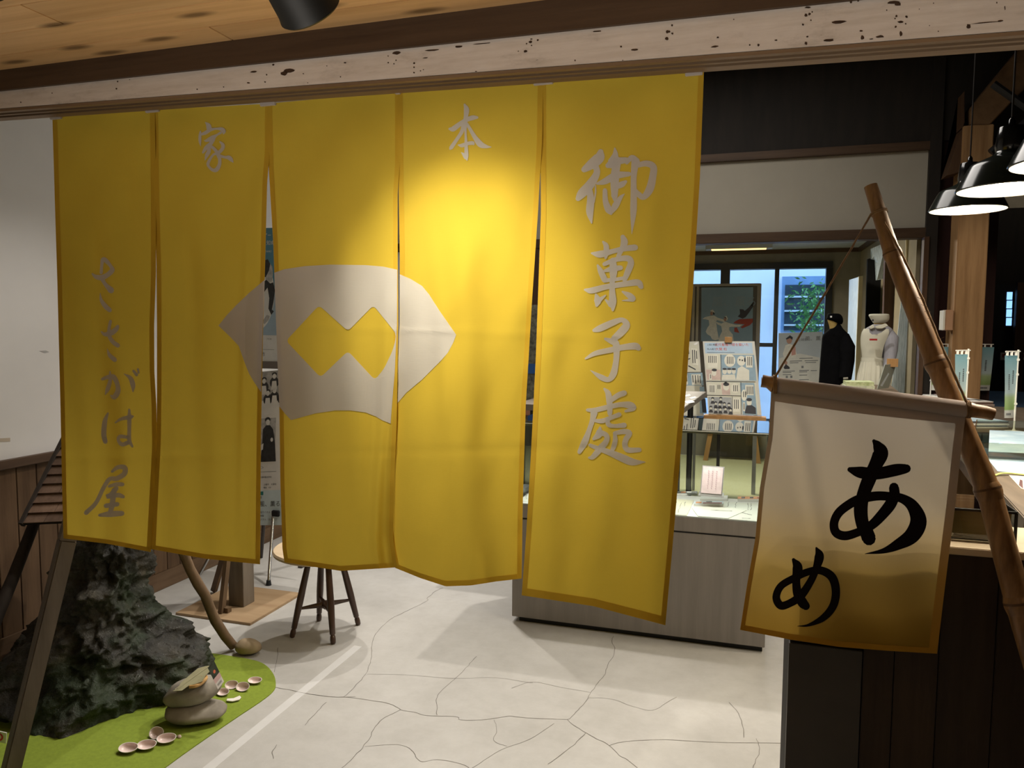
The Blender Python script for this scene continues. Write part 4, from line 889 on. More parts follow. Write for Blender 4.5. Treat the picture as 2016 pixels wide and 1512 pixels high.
def letter(label, pts, m_, z0, lines=(), name='letter', cat='letter', th=.0008):
    P = [atZ(x, y, z0) for x, y in pts]
    for p in P: p.x = min(cx1-.02, max(cx0+.02, p.x)); p.y = min(cy1-.02, max(cy0+.016, p.y))
    t = thing(name, label, cat, P[0], 'papers in the glass showcase')
    MB().prism([(p.x, p.y) for p in P], z0, z0+th).obj('sheet', m_, t); ik = MB(); r = random.Random(int(pts[0][0]))
    for (x0, y0, x1, y1) in lines:
        st = []
        for k in range(9):
            tt = k/8; st.append((x0+(x1-x0)*tt+r.uniform(-1.4, 1.4), y0+(y1-y0)*tt, r.uniform(.4, 1.3)))
        for q in brush(st, 2): ik.add([atZ(x, y, z0+th+.0004) for x, y in q], [tuple(range(len(q)))])
    if lines: ik.obj('handwriting', M_inkl, t)
    return t
letter('long white letter with columns of handwriting at the right of the glass showcase', [(1362, 1000), (1378, 986), (1503, 992), (1496, 1031), (1440, 1024), (1376, 1019)], M_pap, ZD, [(1434, 988, 1432, 999), (1450, 989, 1447, 1003), (1473, 990, 1472, 1004), (1479, 990, 1478, 1004), (1460, 1009, 1480, 1014), (1462, 1020, 1478, 1021), (1410, 1015, 1425, 1010), (1425, 1008, 1442, 1004)])
letter('cream letter with brush writing beside the yellow curtain edge', [(1320, 1017), (1352, 1015), (1366, 985), (1324, 982)], M_pap2, ZD+.001, [(1332, 988, 1330, 993), (1342, 990, 1335, 1009), (1349, 988, 1347, 996)])
letter('folded white sheet at the front of the glass showcase', [(1363, 1001), (1374, 1017), (1398, 1018), (1433, 1021), (1470, 1005), (1440, 998)], M_pap, ZD+.002, [(1400, 1004, 1440, 1006)])
letter('white letters further left inside the glass showcase', [(1010, 985), (1050, 990), (1060, 962), (1016, 958)], M_pap, ZD, [(1025, 965, 1024, 980), (1035, 965, 1036, 982), (1043, 966, 1041, 976)])
letter('large white sheet along the hidden middle of the showcase', [(1080, 995), (1300, 1008), (1306, 972), (1090, 962)], M_pap, ZD)
def booklet(label, x0, x1, yb, dep, h_, m_, bits=()):
    a = atZ(x0, yb, ZD); c = atZ(x1, yb, ZD); c.x = min(c.x, cx1-.02); u = c-a; t = thing('booklet', label, 'booklet', a, 'booklets in the glass showcase'); vv = Vector((0, 1, 0))
    MB().prism([(p.x, p.y) for p in (a, c, c+vv*dep, a+vv*dep)], ZD+.0008, ZD+h_).obj('pages', M_paper, t); MB().prism([(p.x, p.y) for p in (a, c, c+vv*dep, a+vv*dep)], ZD+h_, ZD+h_+.001).obj('cover', m_, t)
    for (u0, v0, u1, v1), mm in bits:
        MB().prism([(p.x, p.y) for p in (a+u*u0+vv*dep*v0, a+u*u1+vv*dep*v0, a+u*u1+vv*dep*v1, a+u*u0+vv*dep*v1)], ZD+h_+.001, ZD+h_+.0016).obj('cover_print', mm, t)
M_red = mat('dull red print', (.36, .07, .06), .6); M_or = mat('orange cover', (.72, .30, .12), .6); M_blk = mat('black print', (.03, .03, .035), .6)
booklet('booklet with an orange cover at the right of the glass showcase', 1452, 1500, 987, .055, .012, M_or, [((.15, .2, .3, .8), M_blk), ((.5, .2, .65, .8), M_blk), ((.8, .2, .95, .7), M_red)])
booklet('pale blue booklet with a red picture in front of the pink sign', 1366, 1424, 997, .06, .012, mat('pale blue cover', (.62, .68, .74), .6), [((.3, .1, .95, .5), M_red), ((.05, .2, .25, .8), M_or), ((.4, .6, .6, .9), M_blk)])
booklet('dark photo booklet beside the yellow curtain edge', 1326, 1372, 975, .05, .01, mat('dark photo cover', (.10, .10, .10), .5), [((.3, .2, .5, .8), M_or), ((.55, .2, .75, .8), M_paper)])
booklet('white booklet lying under the pink sign', 1378, 1432, 986, .08, .010, M_paper)
# pink sign in an acrylic stand
sg = Sheet(atY(1384.5, 918, 3.78), atY(1424, 921, 3.78), atY(1380, 970, 3.755)); t = thing('sign_stand', 'pink printed sign in a grey acrylic stand inside the showcase', 'sign', sg.P(.5, 1))
Sheet(sg.P(-.05, -.04, -.004), sg.P(1.06, -.04, -.004), sg.P(-.05, 1.12, -.004)).body('acrylic_back', mat('grey acrylic', (.36, .34, .34), .25), t, .004)
sg.body('pink_card', mat('pink card', (.74, .58, .60), .6, .12, 30), t, .003)
sg.ink('lettering', mat('rose lettering', (.55, .38, .42), .7), t, strokes=[[(.3+.2*i+random.uniform(-.02, .02), .15+.08*k, .03), (.32+.2*i, .19+.08*k, .02)] for i in range(3) for k in range(9)])
MB().bar(sg.P(.5, 1.1, -.004), sg.P(.5, 1.1, -.004)+Vector((0, .09, 0)), .12, .004).obj('foot', MATS['grey acrylic'], t)
# ================================================================== STOOL
M_st = wood('walnut stool', (.036, .016, .009), (.07, .034, .018), (14, 14, 1), 2, .35, spec=.5)
sc = Vector((-1.94, 3.152, 0)); ZS = .425
stl = thing('stool', 'small round stool with four splayed turned legs under the curtain', 'stool', sc)
R_ = (atZ(538, 1078, ZS)-Vector((sc.x, sc.y, ZS))).length; R_ = min(.26, max(.17, R_))
MB().lathe([(.001, ZS-.028), (R_-.02, ZS-.028), (R_-.004, ZS-.02), (R_, ZS-.008), (R_-.006, ZS), (.001, ZS)], 40, sc).obj('seat', wood('pale seat', (.42, .31, .19), (.58, .46, .31), (1, 9, 9), 2), stl, smooth=True)
feet = [(-2.056, 3.039), (-1.828, 3.034), (-1.828, 3.276), (-2.045, 3.26)]
mids = []
for fx, fy in feet:
    f = Vector((fx, fy, 0)); tp_ = sc+(f-sc)*.42+Vector((0, 0, ZS-.025)); A = [f.lerp(tp_, t_) for t_ in (0, .012, .05, .085, .10, .115, .2, .35, .42, .6, .85, 1)]
    MB().tube(A, [.008, .0125, .0135, .0125, .0095, .0135, .0145, .0165, .0175, .0165, .0145, .013], 12).obj('leg', M_st, stl, smooth=True); mids.append(f.lerp(tp_, .34))
for i, j in ((0, 2), (1, 3)):
    a, c = mids[i], mids[j]; MB().tube([a.lerp(c, t_) for t_ in (0, .1, .3, .4, .43, .5, .57, .6, .7, .9, 1)], [.006, .0075, .0115, .013, .018, .02, .018, .013, .0115, .0075, .006], 12).obj('stretcher', M_st, stl, smooth=True)
# ================================================================== POST ON A PLYWOOD BASE
ps = thing('wooden_stand', 'square timber post with braces on a plywood base plate by the wainscot', 'stand', (-2.56, 3.32, 0))
MB().span((-2.79, 3.097, 0), (-2.335, 3.55, .013)).obj('base_plate', wood('plywood', (.27, .17, .09), (.40, .28, .16), (1.2, 9, 9), 1.6), ps, bevel=.001)
q = atZ(479.5, 1196, .013); ql = atZ(447, 1194, .013); pw = max(.07, min(.12, (q-ql).length)); px0, py0 = q.x-pw, q.y
MB().span((px0, py0, .013), (px0+pw, py0+pw, 1.15)).obj('post', wood('grey cedar post', (.12, .095, .068), (.21, .17, .125), (12, 12, 1), 2), ps, bevel=.002)
M_br = wood('brace wood', (.10, .06, .03), (.17, .11, .06), (8, 8, 2), 2)
f1 = atZ(436, 1207, .013); MB().bar(f1, (px0+.03, py0-.012, .42), .022, .03, (0, 1, 0)).obj('brace', M_br, ps)
f2 = atZ(421, 1163, .013); MB().bar(f2, (px0-.01, py0+pw*.6, .42), .03, .022, (0, 1, 0)).obj('brace', M_br, ps)
MB().box((f1.x+.01, f1.y+.02, .026), (.05, .03, .026)).obj('block', M_br, ps)
# ================================================================== POSTERS SEEN THROUGH THE CURTAIN SLIT
M_teal = mat('teal print', (.10, .26, .36), .6, .06); M_lb = mat('light blue print', (.36, .48, .60), .6, .06); M_ph = mat('photo grey', (.42, .42, .42), .6, .35, 30); M_pd = mat('photo black', (.035, .035, .036), .6, .3, 40); M_pw = mat('photo white', (.74, .74, .73), .6)
YQ = 4.15
s1 = Sheet(atY(430, 452, YQ), atY(640, 447, YQ), atY(424, 708, YQ))
t = thing('statue_poster', 'tall poster with a teal heading and a grey statue photograph seen through the curtain slit', 'poster', (s1.P(.5, 1).x, YQ, 0))
s1.body('board', M_pw, t, .015)
def uv1(x, y): return ((x-427)/210, (y-448)/254)
def bx(f, x0, y0, x1, y1): a = f(x0, y0); c = f(x1, y1); return (a[0], a[1], c[0], c[1])
s1.ink('blue_ground', M_teal, t, boxes=[bx(uv1, 427, 447, 637, 560)], lift=.0006); s1.ink('pale_blue_ground', M_lb, t, boxes=[bx(uv1, 427, 560, 637, 651)], lift=.0006)
ov = [uv1(512+32*cos(a), 575+67*sin(a)) for a in [k*2*pi/36 for k in range(36)]]
s1.ink('photo_oval', M_pw, t, polys=[ov], lift=.001)
s1.ink('photo_statue', M_pd, t, polys=[[uv1(x, y) for x, y in pp] for pp in ([(521, 550), (527, 545), (535, 552), (541, 550), (545, 565), (543, 585), (540, 602), (544, 605), (539, 612), (533, 600), (534, 580), (530, 560), (524, 568), (521, 568)], [(523, 508), (529, 506), (534, 515), (532, 527), (526, 540), (522, 540)])], lift=.0014)
s1.ink('photo_figure', M_ph, t, polys=[[uv1(x, y) for x, y in pp] for pp in ([(524, 510), (531, 510), (538, 520), (540, 535), (538, 549), (530, 551), (526, 545)], [(530, 612), (536, 614), (534, 622), (526, 630), (521, 626)], [(500, 560), (520, 545), (521, 640), (500, 640)])], lift=.0012)
s1.ink('heading', M_pw, t, texts=[('モダンゲート', *uv1(494, 457), .036), ('命と知命', *uv1(508, 471), .038), ('（NHK）', *uv1(520, 489), .02)], lift=.0014)
s1.ink('small_text', mat('grey text', (.2, .2, .2), .7), t, texts=[('上原', *uv1(505, 654), .034), ('19:30', *uv1(531, 656), .02), ('上越市', *uv1(505, 684), .036)], boxes=[bx(uv1, 515, 678.4, 547, 679)], lift=.0014)
MB().span((s1.P(0, 0).x, YQ-.01, s1.P(0, 1).z-.05), (s1.P(1, 0).x, YQ+.03, s1.P(0, 1).z-.004)).obj('lower_rail', mat('taupe rail', (.16, .13, .11), .5), t)
for uu in (.03, .95): p = s1.P(uu, 1); MB().span((p.x-.012, YQ+.016, 0), (p.x+.012, YQ+.04, p.z+.8)).obj('leg', mat('bronze tube', (.06, .05, .045), .35, metal=.7), t)
for uu in (.03, .95): p = s1.P(uu, 1); MB().span((p.x-.014, YQ-.2, 0), (p.x+.014, YQ+.25, .018)).obj('foot', MATS['bronze tube'], t)
Y2 = 3.80
s2 = Sheet(atY(440, 738, Y2+.06), atY(630, 722, Y2+.06), atY(432, 1034, Y2-.03))
t2 = thing('poster_easel', 'long photo poster with two old group photographs on a chrome easel behind the curtain slit', 'easel', (s2.P(.5, 1).x, Y2, 0))
s2.body('poster', M_pw, t2, .004)
def uv2(x, y):   # picture point to poster point
    v = (y-733)/296; return ((x-437+8*v*0)/190, v)
s2.ink('group_photo', M_ph, t2, boxes=[bx(uv2, 450, 733, 600, 818)], lift=.0006); s2.ink('photo_lower', M_pw, t2, boxes=[bx(uv2, 450, 790, 600, 818)], lift=.0009)
def blob(x, y, rx, ry, n_=12): return [uv2(x+rx*cos(a), y+ry*sin(a)) for a in [k*2*pi/n_ for k in range(n_)]]
rr = random.Random(2); dk = []; lt = []
for (x, y) in ((520, 752), (540, 744), (528, 776), (541, 772), (505, 775), (556, 776)):
    dk += [blob(x, y+12, 9, 11), blob(x, y-4, 5, 4)]; lt += [blob(x, y, 3.6, 5), [uv2(x-4, y+9), uv2(x+4, y+9), uv2(x+6, y+26), uv2(x-6, y+26)]]
s2.ink('photo_figure', M_pd, t2, polys=dk, lift=.0012); s2.ink('photo_face', M_pw, t2, polys=lt, lift=.0018)
s2.ink('portrait_photo', M_ph, t2, boxes=[bx(uv2, 470, 824, 545, 908)], lift=.0006)
s2.ink('portrait_figure', M_pd, t2, polys=[[uv2(x, y) for x, y in ((520, 845), (526, 838), (534, 838), (540, 846), (543, 862), (545, 880), (547, 908), (516, 908), (519, 880))], blob(529, 827, 5.5, 5)], lift=.0012)
s2.ink('portrait_face', M_pw, t2, polys=[blob(529.5, 832, 4, 5.5), blob(538, 866, 2.6, 4), [uv2(510, 880), uv2(522, 872), uv2(521, 884), uv2(510, 890)]], lift=.0018)
s2.ink('pale_footer', mat('pale blue footer', (.58, .70, .76), .6), t2, boxes=[bx(uv2, 437, 963, 627, 1030)], lift=.0006)
s2.ink('teal_tag', mat('teal tag', (.03, .22, .22), .6), t2, boxes=[bx(uv2, 500, 965, 524, 972)], lift=.0010)
s2.ink('text', M_pd, t2, texts=[('看護婦卒業平内室＞', *uv2(473, 916), .022), ('最初の看護', *uv2(497, 930), .014), ('鈴木、知命堂看護婦養成学校', *uv2(496, 936), .013), ('明治の女学校生', *uv2(490, 942), .014), ('上越市　大関和', *uv2(524, 950), .014), ('電話　025', *uv2(524, 956), .013), ('連続テレビ小説', *uv2(487, 974), .019), ('「風、薫る」', *uv2(507, 984), .040), ('番組紹介パネル', *uv2(510, 1003), .016), ('展示映像', *uv2(512, 1010), .014), ('写真パネル（法人など）', *uv2(512, 1017), .015)], boxes=[bx(uv2, 500, 927, 548, 927.6)], lift=.0014)
M_chr = mat('chrome tube', (.55, .55, .55), .22, metal=1)
fz = atZ(529, 1152, 0); tpz = atY(540, 985, Y2+.02)
MB().tube([fz+Vector((0, 0, .02)), tpz], .009, 12).obj('front_leg', M_chr, t2, smooth=True); MB().tube([fz, fz+Vector((0, 0, .03))], [.016, .012], 12).obj('rubber_foot', mat('black rubber', (.012, .012, .012), .7), t2, smooth=True)
k_ = atY(545, 1010, Y2-.02); MB().box(k_, (.05, .04, .035)).obj('clamp', MATS['black rubber'], t2, bevel=.004)
f3 = atZ(514, 1098, 0); MB().tube([f3, atY(522, 1000, Y2+.09)], .011, 10).obj('rear_leg', MATS['bronze tube'], t2, smooth=True)
f4 = fz+Vector((-.5, .02, 0)); MB().tube([f4, tpz+Vector((-.25, .02, 0))], .009, 10).obj('front_leg', M_chr, t2, smooth=True)
# ================================================================== ROCK MODEL, MAT, SHELLS
matp = [(-160, 1352), (-20, 1312), (120, 1283), (300, 1275), (420, 1288), (490, 1299), (520, 1309), (538, 1328), (543, 1348), (538, 1362), (515, 1381), (470, 1411), (420, 1445), (360, 1487), (300, 1530), (200, 1590), (-300, 1640)]
P = [atZ(x, y, 0) for x, y in matp]; P = catmull([(p.x, p.y) for p in P], 4)
gm = MB().prism(P[::-1] if sum((P[i-1][0]*P[i][1]-P[i][0]*P[i-1][1]) for i in range(len(P))) < 0 else P, .0003, .004).obj('felt_mat', mat('lime green felt', (.19, .25, .022), .95, .10, 60, bump=.2, detail=6), base=(-2.3, 2.3, 0))
tag(gm, 'lime green felt mat with rounded corners under the rock model', 'mat')
mR, n, b, o = nt('mossy painted rock'); v = coords(n)
f1 = noisen(n, v, 7, 8, .7); f2 = noisen(n, v, 34, 6, .7); f3 = noisen(n, v, 2.6, 4, .6)
c1 = ramp(n, f1, [(.30, (.006, .0055, .004)), (.46, (.018, .016, .010)), (.60, (.036, .031, .020)), (.80, (.14, .12, .078))])
mx = n.nodes.new('ShaderNodeMix'); mx.data_type = 'RGBA'; L(n, ramp(n, f3, [(.48, (0, 0, 0)), (.58, (.75, .75, .75))]), mx.inputs[0]); L(n, c1, mx.inputs[6]); mx.inputs[7].default_value = (.015, .030, .008, 1)
L(n, mx.outputs[2], b.inputs['Base Color']); b.inputs['Specular IOR Level'].default_value = .42
L(n, ramp(n, f2, [(.45, (.75, .75, .75)), (.62, (.22, .22, .22))]), b.inputs['Roughness']); bumpn(n, f2, b, .9, .012)
rc_ = Vector((-2.50, 2.36, 0))
prof = [(.62, 0), (.60, .06), (.55, .12), (.47, .17), (.42, .22), (.36, .28), (.295, .34), (.245, .40), (.215, .46), (.20, .54), (.19, .62), (.18, .68), (.12, .72), (.01, .73)]
N1, N2 = 200, 150; b = MB()
def rockr(z): return interp([(zz, r) for r, zz in prof], z)[0]
for j in range(N2+1):
    z = .004+.722*(j/N2)
    for i in range(N1):
        a = 2*pi*i/N1; dx, dy = cos(a), sin(a); r = rockr(z)
        lean = Vector((.03+.04*(z/.7), .03*(z/.7), 0)); sx = .52-.24*(z/.72) if dx > 0 else .98; sy = .54 if dy < 0 else .76
        lobe = 1+.10*sin(3*a+z*5)+.07*sin(5*a-z*9+1)
        p = Vector((dx*r*sx*lobe, dy*r*sy*lobe, z)); q = p*3.2+Vector((3, 7, 2))
        nn = noise.fractal(q, .8, 2.1, 7)*.05-abs(noise.noise(q*2.3))*.07-abs(noise.noise(q*5.5+Vector((4, 1, 1))))*.034+noise.noise(q*14)*.010+noise.noise(q*30)*.004+.02
        k = .5+.5*min(1, z/.05)
        p = p+Vector((dx, dy, .25*sin(z*30+a*3)*.3))*nn*k*1.25; p.z = max(.004, p.z); b.v.append(rc_+lean+p)
for j in range(N2):
    for i in range(N1): a = j*N1+i; c = j*N1+(i+1) % N1; b.f.append((a, c, c+N1, a+N1))
b.f.append(tuple(N2*N1+i for i in range(N1)))
rk = b.obj('rock_model', mR, smooth=False, base=rc_)
for p_ in rk.data.polygons: p_.use_smooth = True
tag(rk, 'dark mossy model rock rising behind the left curtain panels', 'rock')
# hut frame: slanting poles and shingle roof above the rock
hut = thing('shingled_hut', 'small wooden shingle roof on slanting poles standing over the model rock', 'hut', (-2.45, 2.35, 0))
M_pole = wood('grey hut pole', (.085, .066, .048), (.15, .12, .09), (9, 9, 1.5), 2, .7); M_poled = wood('dark hut pole', (.016, .011, .008), (.035, .025, .018), (9, 9, 1.5), 2, .8)
pf = [atZ(18, 1530, 0), atY(75, 1290, 1.90), atY(132, 1062, 1.95), atY(160, 960, 1.99)]
pf[1] = atY(74, 1290, 1.90)
S = [Vector(q) for q in pf]
MB().bar(S[0], S[2], .052, .05).obj('pole', M_pole, hut, bevel=.004); MB().bar(S[2], S[3], .052, .05).obj('pole_top', M_pole, hut)
A = atY(67, 1030, 2.40); B_ = atY(-22, 1250, 2.10); d_ = (B_-A); F_ = A+d_*(A.z/(A.z-B_.z))
MB().tube([A+(-d_)*.12, A.lerp(B_, .5)+Vector((.008, 0, .004)), B_, F_], [.022, .023, .026, .028], 10).obj('pole', M_poled, hut, smooth=True)
lg = [(365, 1098), (374, 1120), (390, 1150), (404, 1172), (413, 1196), (424, 1222), (443, 1252), (460, 1281)]
LP = []
for k, (x, y) in enumerate(lg):
    Y = 2.60+.23*k/7; LP.append(atY(x, y, Y))
LP[-1].z = .02; LP.insert(0, LP[0]+(LP[0]-LP[1])*4)
MB().tube(LP, [.021, .021, .021, .023, .022, .0215, .023, .022, .021], 12).obj('log_prop', wood('driftwood prop', (.11, .066, .034), (.20, .13, .075), (7, 7, 3), 2, .7), hut, smooth=True)
E0 = atY(46, 1034, 2.26); D0 = atY(128, 868, 2.52); du = Vector((cos(rad(24)), sin(rad(24)), .02)); Lr = .62
up = (D0-E0); nr = du.cross(up).normalized()
if nr.y > 0: nr = -nr
rows = 9; cols = 6; M_sh = [wood('shingle %d' % k, (.085*s, .05*s, .032*s), (.16*s, .10*s, .066*s), (10, 10, 3), 2.5, .6) for k, s in enumerate((1, .75, 1.25))]
for r in range(rows):
    x = 0; k = 0; rr_ = random.Random(r+4)
    while x < Lr-.01:
        wd = min(Lr-x, rr_.uniform(.07, .13)); t0 = r/rows; t1 = min(1, (r+1.35)/rows)
        a = E0+du*(x+.001)+up*t0; c = E0+du*(x+wd-.001)+up*t0
        a2 = E0+du*(x+.001)+up*t1; c2 = E0+du*(x+wd-.001)+up*t1
        lo = nr*.014; hi = nr*.003
        MB().hexa([a+lo, c+lo, c2+hi, a2+hi], [a+lo+nr*.007, c+lo+nr*.007, c2+hi+nr*.006, a2+hi+nr*.006]).obj('shingle', M_sh[rr_.randrange(3)], hut); x += wd; k += 1
MB().bar(E0+nr*.012-up*.01, D0+nr*.012+up*.05, .014, .03, tuple(nr)).obj('verge_board', M_poled, hut)
bk = up.copy(); bk.x = bk.x*.2; bk.y = .25; bk.z = -up.z
MB().hexa([D0, D0+du*Lr, D0+du*Lr+bk, D0+bk], [D0+Vector((0, 0, .012)), D0+du*Lr+Vector((0, 0, .012)), D0+du*Lr+bk+Vector((0, 0, .012)), D0+bk+Vector((0, 0, .012))]).obj('rear_roof', M_sh[0], hut)
MB().hexa([E0, E0+du*Lr, D0+du*Lr, D0], [E0+nr*.004, E0+du*Lr+nr*.004, D0+du*Lr+nr*.004, D0+nr*.004]).obj('roof_board', M_poled, hut)
# stones
def stone(name, label, px, py, rx, ry, rz_, ang, zc, seed, m_, tilt=0):
    c = atZ(px, py, 0); b = MB(); n1, n2 = 36, 22
    R3 = Matrix.Rotation(ang, 3, 'Z') @ Matrix.Rotation(tilt, 3, 'Y')
    for j in range(n2+1):
        th = -pi/2+pi*j/n2
        for i in range(n1):
            a = 2*pi*i/n1; d = Vector((cos(th)*cos(a), cos(th)*sin(a), sin(th))); q = d*(1+.12*noise.noise(d*1.3+Vector((seed, 0, 0)))+.02*noise.noise(d*5+Vector((seed, 2, 0))))
            p = R3 @ Vector((q.x*rx, q.y*ry, q.z*rz_)); b.v.append(Vector((c.x, c.y, zc))+p)
    for j in range(n2):
        for i in range(n1): a = j*n1+i; e_ = j*n1+(i+1) % n1; b.f.append((a, e_, e_+n1, a+n1))
    zm = min(p.z for p in b.v)
    return tag(b.obj(name, m_, smooth=True, base=(c.x, c.y, zm)), label, 'stone')
M_s1 = mat('grey river stone', (.22, .19, .145), .8, .3, 7, bump=.1, col2=(.36, .32, .255)); M_s2 = mat('tan stone', (.30, .215, .125), .8, .25, 8, bump=.1, col2=(.40, .31, .19))
stone('stone', 'flat grey stone lying on the green mat under the other stone', 384, 1420, .115, .072, .036, .35, .040, 1, M_s1)
stone('stone', 'grey stone tilted on top of the flat stone with a leaf on it', 381, 1414, .104, .072, .050, .35, .108, 5, M_s1, -.22)
stone('stone', 'oval tan stone on the floor at the foot of the driftwood prop', 489, 1287, .064, .045, .034, .1, .034, 9, M_s2)
def zpos(x, y, Z): return atZ(x, y, Z)
# leaf on the stone
lf = [(340, 1361), (350, 1356), (356, 1345), (372, 1331), (390, 1316), (405, 1312), (412, 1311), (413, 1322), (405, 1330), (398, 1342), (385, 1347), (372, 1350), (358, 1360)]
b = MB(); P = [zpos(x, y, .165+.02*(x-375)/40) for x, y in lf]; nv = Vector((0, -.4, .9)).normalized(); b.slab(P, nv, .0015)
t = thing('dried_leaf', 'pale dried leaf draped over the upper grey stone', 'leaf', P[0]); b.obj('blade', mat('dry leaf', (.30, .28, .16), .7, .12, 20), t)
MB().tube([zpos(345, 1358, .158)+nv*.003, zpos(375, 1338, .168)+nv*.004, zpos(411, 1314, .182)+nv*.004], .0012, 5).obj('midrib', mat('leaf rib', (.36, .32, .2), .7), t)
rg = [zpos(x, y, .160+h_) for x, y, h_ in ((374, 1352, 0), (384, 1351, .004), (394, 1347, .006), (402, 1340, .008), (406, 1334, .008), (403, 1331, .010), (397, 1334, .012))]
tag(MB().tube(catmull([tuple(p) for p in rg], 4), .0065, 8).obj('ring', mat('pale wood ring', (.50, .29, .10), .5), smooth=True, base=rg[0]), 'short curved piece of pale wood beside the leaf on the stone', 'wood piece')
# price tag card
cd_ = [(408, 1313), (420, 1300), (441, 1350), (430, 1357)]
P = [atD(409, 1315, 2.82), atD(421, 1300, 2.84), atD(441, 1349, 2.80), atD(429, 1357, 2.78)]
t = thing('tag_card', 'small printed card tag leaning against the upper grey stone', 'card', P[3]); sh = Sheet(P[0], P[1], P[3])
sh.body('card', mat('card white', (.7, .66, .62), .6), t, .0012)
sh.ink('dark_picture', mat('card dark green', (.035, .045, .03), .6, .6, 60), t, boxes=[(0, 0, 1, .56)], lift=.0006); sh.ink('pink_band', mat('card pink', (.62, .42, .40), .6), t, boxes=[(0, .56, 1, .76)], lift=.0006)
sh.ink('red_dot', mat('card red', (.7, .16, .08), .6), t, polys=[[(.5+.16*cos(a), .36+.07*sin(a)) for a in [k*pi/5 for k in range(10)]]], lift=.0012)
sh.ink('bar', M_print, t, boxes=[(.2+.08*k, .84, .23+.08*k, .93) for k in range(8)], lift=.0012)
# clam shells
M_so = mat('shell outside', (.50, .38, .30), .5, .18, 30); M_si = mat('shell inside', (.72, .58, .53), .3, .12, 12); M_sr = mat('shell rim', (.78, .73, .66), .4)
def shell(label, px, py, L_, ang, tilt, up_=True):
    c = atZ(px, py, .004); t = thing('clam_shell', label, 'shell', c, 'clam shells on the green mat')
    R3 = Matrix.Rotation(ang, 3, 'Z') @ Matrix.Rotation(tilt, 3, 'X'); a_, b_, h_ = L_/2, L_*.40, L_*.26
    def surf(k, rs):
        b = MB(); n1, n2 = 28, 8
        for j in range(n2+1):
            rr2 = j/n2
            for i in range(n1):
                an = 2*pi*i/n1; e_ = 1-.10*max(0, sin(an))**3+.05*cos(2*an); x = a_*rr2*cos(an)*e_*rs; y_ = b_*rr2*sin(an)*e_*rs+.15*b_*(1-rr2**2)
                z = -h_*rs*math.sqrt(max(0, 1-rr2**2)); b.v.append(c+R3 @ Vector((x, y_, z if up_ else -z-h_))+Vector((0, 0, h_+.0005)))
        for j in range(n2):
            for i in range(n1): q = j*n1+i; w_ = j*n1+(i+1) % n1; b.f.append((q, w_, w_+n1, q+n1))
        return b
    ou = surf(0, 1.0); inn = surf(0, .93)
    zmin = min(p.z for p in ou.v)
    for m_ in (ou, inn):
        for p in m_.v: p.z += .0045-zmin
    ou.obj('outer_shell', M_so, t, smooth=True)
    if up_:
        inn.obj('inner_shell', M_si, t, smooth=True)
        n1 = 28; o0 = ou.v[-n1:]; i0 = inn.v[-n1:]; r_ = MB(); r_.add(list(o0)+list(i0), [(i, (i+1) % n1, n1+(i+1) % n1, n1+i) for i in range(n1)]); r_.obj('rim', M_sr, t, smooth=True)
    return t
shell('open pink clam shell nearest the left of the front row', 253, 1480, .066, .15, .22)
shell('open tan clam shell second in the front row', 289, 1474, .064, .35, .25)
shell('clam shell lying on its side behind the front row', 308, 1452, .060, -.1, .75)
shell('open pinkish clam shell at the right end of the front row', 328, 1461, .064, .4, .28)
shell('tiny brown shell beside the front row', 352, 1452, .020, -.3, .3, False)
shell('orange lined clam shell nearest the mat corner in the rear group', 502, 1345, .056, .2, .25)
shell('clam shell standing half on edge in the rear group', 456, 1355, .050, .5, .8)
shell('shallow clam shell tipped forward in the rear group', 478, 1359, .056, .1, .65)
shell('open white rimmed clam shell closest to the stacked stones', 439, 1368, .052, .0, .4)
t = thing('shell_fragment', 'narrow curved shell fragment lying on the mat below the rear shells', 'shell', atZ(459, 1377, .005)); fr2 = [atZ(x, y, .008) for x, y in ((446, 1381), (447, 1377), (460, 1376), (472, 1371), (475, 1374), (471, 1379), (458, 1382))]
MB().slab(fr2, (0, 0, 1), .004).obj('fragment', M_sr, t, bevel=.001)
t = thing('red_sign_card', 'white card with a red ring at the left edge of the mat', 'sign', atZ(-2, 1452, .004)); cc = Sheet(atD(-14, 1437, 2.62), atD(13, 1443, 2.62), atD(-15, 1458, 2.64)); cc.body('card', M_paper, t, .002)
cc.ink('red_ring', mat('bright red', (.6, .03, .06), .6), t, polys=[[(.45+.33*cos(a)*s_, .5+.38*sin(a)*s_) for s_, a in [(1, k*pi/8) for k in range(17)]+[(.62, -k*pi/8) for k in range(17)]]], lift=.001)
# ================================================================== TRACK SPOTS (front ceiling)
M_can = mat('matte black spotlight', (.010, .010, .009), .5, .1)
def can(label, x, y, z, aim):
    p = atD(x, y, z); t = thing('track_spotlight', label, 'spotlight', p, 'black track spotlights'); d = (Vector(aim)-p).normalized(); bk_ = p-d*.15
    MB().tube([bk_-d*.012, bk_, p-d*.012, p-d*.003, p], [.03, .052, .054, .056, .053], 32).obj('can', M_can, t, smooth=True)
    MB().tube([p-d*.001, p+d*.0015], .046, 24).obj('lens', mat('frosted lens', (.35, .34, .3), .3), t, smooth=True)
    MB().tube([bk_.lerp(p, .35), Vector((bk_.x, bk_.y, 2.225))], .010, 10).obj('stem', M_can, t, smooth=True); MB().lathe([(.04, 2.215), (.04, 2.2405)], 20, (bk_.x, bk_.y, 0)).obj('ceiling_mount', M_can, t, smooth=True)
    return p, d
aimN = atY(925, 620, YN)
p, d = can('black cylindrical spotlight hanging from the plank ceiling above the curtain', 612, 24, 1.30, aimN)
light('spot_beam', 'SPOT', p+d*.012, 9, (1, .92, .74), aimN, .03, angle=96, blend=1.0)
light('spot_core', 'SPOT', p+d*.012, 36, (1, .92, .72), aimN, .03, angle=66, blend=1.0)
